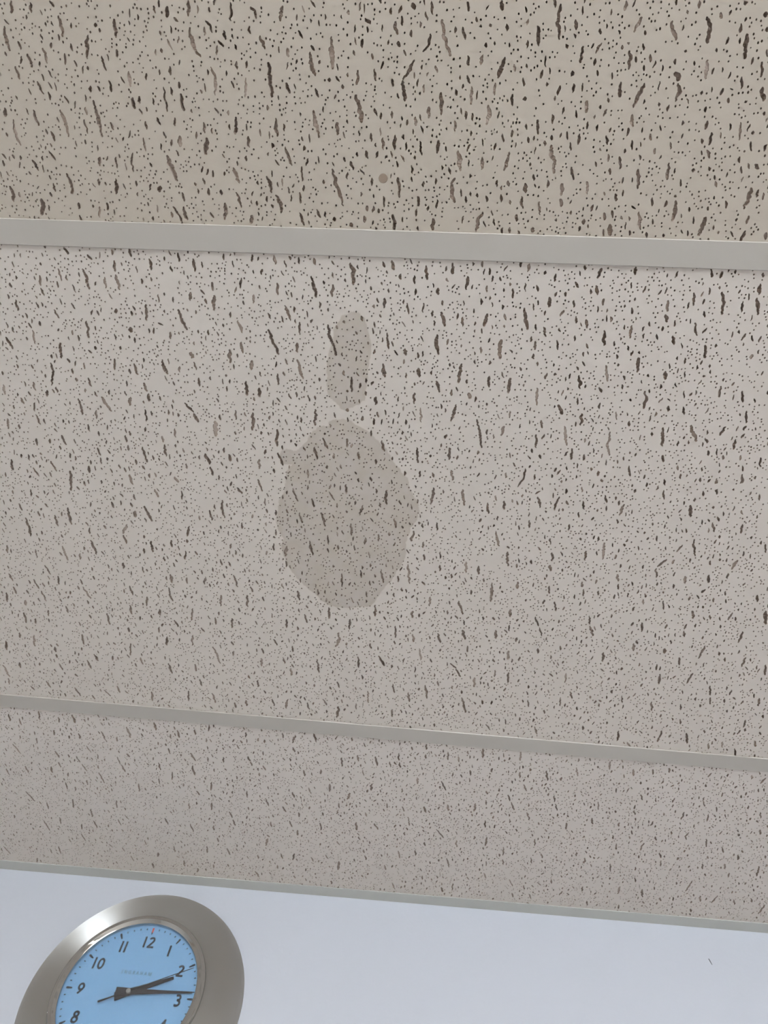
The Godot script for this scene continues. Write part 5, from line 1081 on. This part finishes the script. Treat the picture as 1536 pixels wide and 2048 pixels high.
func build_room() -> void:
	var paint := plain(Color(0.815, 0.825, 0.857), 0.65)
	paint.uv1_triplanar = true
	paint.uv1_world_triplanar = true
	paint.uv1_scale = Vector3.ONE * 5.0
	paint.heightmap_enabled = true
	paint.heightmap_texture = noise_texture(3, 0.03, Color(0.3, 0.3, 0.3), Color(0.7, 0.7, 0.7))
	paint.heightmap_scale = 0.03
	var pale_paint := plain(Color(0.84, 0.84, 0.84), 0.7)
	var lo_x := ROOM_LEFT - 0.12
	var hi_x := ROOM_RIGHT + 0.12
	var floor_mat := plain(Color(0.80, 0.785, 0.76), 0.7)
	floor_mat.albedo_texture = noise_texture(8, 0.05, Color(0.88, 0.88, 0.88), Color(1, 1, 1))
	floor_mat.uv1_triplanar = true
	floor_mat.uv1_world_triplanar = true
	describe(put("floor", box_mesh(Vector3(lo_x, -0.1, -1.35), Vector3(hi_x, 0.0, ROOM_BACK + 0.15)), floor_mat, self), "beige floor", "", "", "structure")
	# the clock wall is not quite square to the ceiling grid; its top ends under the tiles
	var along := Vector3(cos(WALL_TURN), 0, -sin(WALL_TURN))
	var out := Vector3(sin(WALL_TURN), 0, cos(WALL_TURN))
	var on_wall := Transform3D(Basis(along, Vector3.UP, out), Vector3(0, 0, -WALL_D))
	var wall := put("wall_front", box_mesh(Vector3(lo_x - 0.1, 0, -0.12), Vector3(hi_x + 0.1, CEILING, 0)), paint, self)
	wall.transform = on_wall
	describe(wall, "cool white painted wall with the clock", "", "", "structure")
	# a short dark scratch in the paint, right under the ceiling
	var scratch := Soup.new()
	scratch.plate(PackedVector2Array([Vector2(-0.0011, 0.0040), Vector2(0.0001, 0.0042), Vector2(0.0012, 0.0005), Vector2(0.0022, -0.0042), Vector2(0.0014, -0.0040), Vector2(0.0002, -0.0004)]), 0.0, 0.0003)
	var mark := put("scratch", scratch.mesh(), plain(Color(0.36, 0.36, 0.38)), wall)
	mark.position = Vector3(0.43, CEILING - 0.05, 0.0)
	describe(mark, "short dark scratch in the paint")
	# the angle moulding that carries the last row of tiles
	var metal := plain(Color(0.833, 0.832, 0.808), 0.45)
	var s := Soup.new()
	s.box(Vector3(lo_x, CEILING, 0.0), Vector3(hi_x, CEILING + TILE_LIFT - 0.0002, 0.022))
	var angle := put("trim_1", s.mesh(), metal, self)
	angle.transform = on_wall
	describe(angle, "grey metal wall angle under the edge of the ceiling", "", "", "structure")
	describe(put("wall_left", box_mesh(Vector3(lo_x, 0, -1.35), Vector3(ROOM_LEFT, CEILING, ROOM_BACK + 0.15)), pale_paint, self), "pale grey painted wall on the left", "", "", "structure")
	describe(put("wall_right", box_mesh(Vector3(ROOM_RIGHT, 0, -1.35), Vector3(hi_x, CEILING, ROOM_BACK + 0.15)), pale_paint, self), "pale grey painted wall on the right", "", "", "structure")
	# the wall behind the camera, with a window
	var z0 := ROOM_BACK
	var z1 := ROOM_BACK + 0.15
	var wx0 := -0.1
	var wx1 := 0.95
	var wy0 := 1.3
	var wy1 := 2.36
	s = Soup.new()
	s.box(Vector3(lo_x, 0, z0), Vector3(wx0, CEILING, z1))
	s.box(Vector3(wx1, 0, z0), Vector3(hi_x, CEILING, z1))
	s.box(Vector3(wx0, 0, z0), Vector3(wx1, wy0, z1))
	s.box(Vector3(wx0, wy1, z0), Vector3(wx1, CEILING, z1))
	describe(put("wall_back", s.mesh(), pale_paint, self), "pale grey painted wall with a window", "", "", "structure")
	var window := base("window_1", Transform3D(Basis.IDENTITY, Vector3((wx0 + wx1) * 0.5, wy0, z0 + 0.07)))
	describe(window, "two-light window with white frame", "", "", "structure")
	var w := (wx1 - wx0) * 0.5
	var h := wy1 - wy0
	s = Soup.new()
	s.box(Vector3(-w, 0, -0.03), Vector3(w, 0.05, 0.03))
	s.box(Vector3(-w, h - 0.05, -0.03), Vector3(w, h, 0.03))
	s.box(Vector3(-w, 0.05, -0.03), Vector3(-w + 0.05, h - 0.05, 0.03))
	s.box(Vector3(w - 0.05, 0.05, -0.03), Vector3(w, h - 0.05, 0.03))
	s.box(Vector3(-0.03, 0.05, -0.03), Vector3(0.03, h - 0.05, 0.03))
	put("frame", s.mesh(), plain(Color(0.9, 0.9, 0.9), 0.4), window)
	var glass := plain(Color(1, 1, 1, 0.06), 0.02)
	glass.transparency = BaseMaterial3D.TRANSPARENCY_ALPHA
	put("pane", box_mesh(Vector3(-w + 0.05, 0.05, -0.003), Vector3(-0.03, h - 0.05, 0.003)), glass, window)
	put("pane", box_mesh(Vector3(0.03, 0.05, -0.003), Vector3(w - 0.05, h - 0.05, 0.003)), glass, window)


func build_ceiling() -> void:
	var deck := plain(Color(0.5, 0.5, 0.5), 0.9)
	var ceiling := put("ceiling", box_mesh(Vector3(ROOM_LEFT - 0.12, CEILING + 0.12, -1.35), Vector3(ROOM_RIGHT + 0.12, CEILING + 0.2, ROOM_BACK + 0.15)), deck, self)
	describe(ceiling, "suspended ceiling of fissured mineral tiles in a grey metal grid", "", "", "structure")

	var bare := plain(Color(0.70, 0.635, 0.58), 0.95)   # unpainted mineral fibre, its colour taken darker to deepen the shade in the hollows
	var relief := noise_texture(14, 0.10, Color(0.25, 0.25, 0.25), Color(0.75, 0.75, 0.75), 1024, 3)
	var faces := []
	for tint in [Color(0.776, 0.732, 0.67), Color(0.878, 0.841, 0.798), Color(0.893, 0.858, 0.821), Color(0.878, 0.841, 0.798)]:  # first tint is yellower, and darker to imitate light falling off there
		var m := plain(tint, 0.9)
		m.heightmap_enabled = true
		m.heightmap_texture = relief
		m.heightmap_scale = 0.045
		faces.append(m)
	var mid_x := (COLUMN_0 + PITCH_X * 0.5) * 1000.0
	var mid_1 := (BAR_ROW_1 + PITCH_Z * 0.5) * 1000.0
	var mid_2 := (BAR_ROW_1 - PITCH_Z * 0.5) * 1000.0
	var row_3_near := (BAR_ROW_1 - PITCH_Z) * 1000.0 - 3.0
	var row_3_far := -1150.0
	var mid_3 := (row_3_near + row_3_far) * 0.5
	faces[3].albedo_texture = stain_image(mid_x, mid_2)
	var size_x := PITCH_X * 1000.0 - 6.0
	var size_z := PITCH_Z * 1000.0 - 6.0
	var mesh_1: ArrayMesh = TileMaker.new().make(size_x, size_z, from_middle(FISSURES_ROW_1, mid_x, mid_1), Rect2(-440 - mid_x, -88 - mid_1, 730, 180), 101, [Vector2(-65.4 - mid_x, -45.0 - mid_1)])
	var mesh_2: ArrayMesh = TileMaker.new().make(size_x, size_z, from_middle(FISSURES_ROW_2, mid_x, mid_2), Rect2(-560 - mid_x, -700 - mid_2, 990, 600), 202)
	var mesh_3: ArrayMesh = TileMaker.new().make(size_x, row_3_near - row_3_far, from_middle(FISSURES_ROW_3, mid_x, mid_3), Rect2(-660 - mid_x, -1075 - mid_3, 1185, 365), 303)
	var y := CEILING + TILE_LIFT
	for column in 3:
		var x := mid_x * 0.001 + PITCH_X * (column - 1)
		for row in 6:
			if row == 4 and column == 1:
				continue
			var mesh := mesh_1
			var z := mid_1 * 0.001 + PITCH_Z * (row - 2)
			var face: Material = faces[0]
			var turned := (row + column) % 2 == 0
			if row == 0:
				mesh = mesh_3
				z = mid_3 * 0.001
				face = faces[2]
				turned = column != 1
			elif row == 1 or row == 4:
				mesh = mesh_2
				face = faces[1]
			if column == 1 and row < 3:
				turned = false
				if row == 1:
					face = faces[3]
			var tile := put("ceiling_tile", mesh, null, ceiling)
			tile.set_surface_override_material(0, face)
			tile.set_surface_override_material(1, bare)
			tile.position = Vector3(x, y, z)
			if turned:
				tile.rotation.y = PI
			tile.position -= ceiling.position
			if column == 1 and row == 1:
				describe(tile, "fissured tile with a small and a large brown water stain")
			if column == 1 and row == 2:
				# a round brown plug of filler, flush with the paint
				var plug := put("filler_spot", lathe(PackedVector2Array([Vector2(0.0039, 0.0), Vector2(0.0037, 0.0002), Vector2(0.0, 0.0002)]), 24), plain(Color(0.57, 0.50, 0.43), 0.9), tile)
				plug.position = Vector3(-65.4 - mid_x, 0, -45.0 - mid_1) * 0.001
				plug.rotation.x = PI / 2
				describe(plug, "round brown spot on the tile")
	# the grid: bars along x between the rows, and short bars along z between the columns
	var metal := plain(Color(0.766, 0.737, 0.697), 0.45)
	for row in range(-2, 4):
		var z := BAR_ROW_1 + PITCH_Z * (row + 0.0)
		if row == -2 or z > ROOM_BACK - 0.05:
			continue
		put("grid_bar", bar_mesh(ROOM_RIGHT - ROOM_LEFT, Vector3((ROOM_LEFT + ROOM_RIGHT) * 0.5, CEILING, z), false), metal, ceiling)
	for column in 2:
		var x := COLUMN_0 + PITCH_X * column
		var z := -1.04
		var next := BAR_ROW_1 - PITCH_Z - BAR_HALF
		for row in 6:
			put("grid_bar", bar_mesh(next - z, Vector3(x, CEILING, (z + next) * 0.5), true), metal, ceiling)
			z = next + BAR_HALF * 2.0
			next = minf(z + PITCH_Z - BAR_HALF * 2.0, ROOM_BACK)
	var edge := Soup.new()
	edge.box(Vector3(ROOM_LEFT, CEILING, -1.0), Vector3(ROOM_LEFT + 0.022, CEILING + TILE_LIFT - 0.0002, ROOM_BACK))
	put("wall_angle", edge.mesh(), metal, ceiling)
	edge = Soup.new()
	edge.box(Vector3(ROOM_RIGHT - 0.022, CEILING, -1.0), Vector3(ROOM_RIGHT, CEILING + TILE_LIFT - 0.0002, ROOM_BACK))
	put("wall_angle", edge.mesh(), metal, ceiling)
	edge = Soup.new()
	edge.box(Vector3(ROOM_LEFT + 0.022, CEILING, ROOM_BACK - 0.022), Vector3(ROOM_RIGHT - 0.022, CEILING + TILE_LIFT - 0.0002, ROOM_BACK))
	put("wall_angle", edge.mesh(), metal, ceiling)


# An upside-down T: a flange with softened edges and a web above it.
func bar_mesh(length: float, at: Vector3, along_z: bool) -> ArrayMesh:
	var top := TILE_LIFT - 0.0002
	var profile := PackedVector2Array([Vector2(-BAR_HALF + 0.0006, 0), Vector2(BAR_HALF - 0.0006, 0), Vector2(BAR_HALF, 0.0009), Vector2(BAR_HALF, top), Vector2(0.0008, top), Vector2(0.0008, 0.032), Vector2(-0.0008, 0.032), Vector2(-0.0008, top), Vector2(-BAR_HALF, top), Vector2(-BAR_HALF, 0.0009)])
	var s := Soup.new()
	s.plate(profile, -length * 0.5, length * 0.5)
	for k in s.v.size():
		var p := s.v[k]
		var n := s.n[k]
		s.v[k] = (p if along_z else Vector3(p.z, p.y, -p.x)) + at
		s.n[k] = n if along_z else Vector3(n.z, n.y, -n.x)
	return s.mesh()
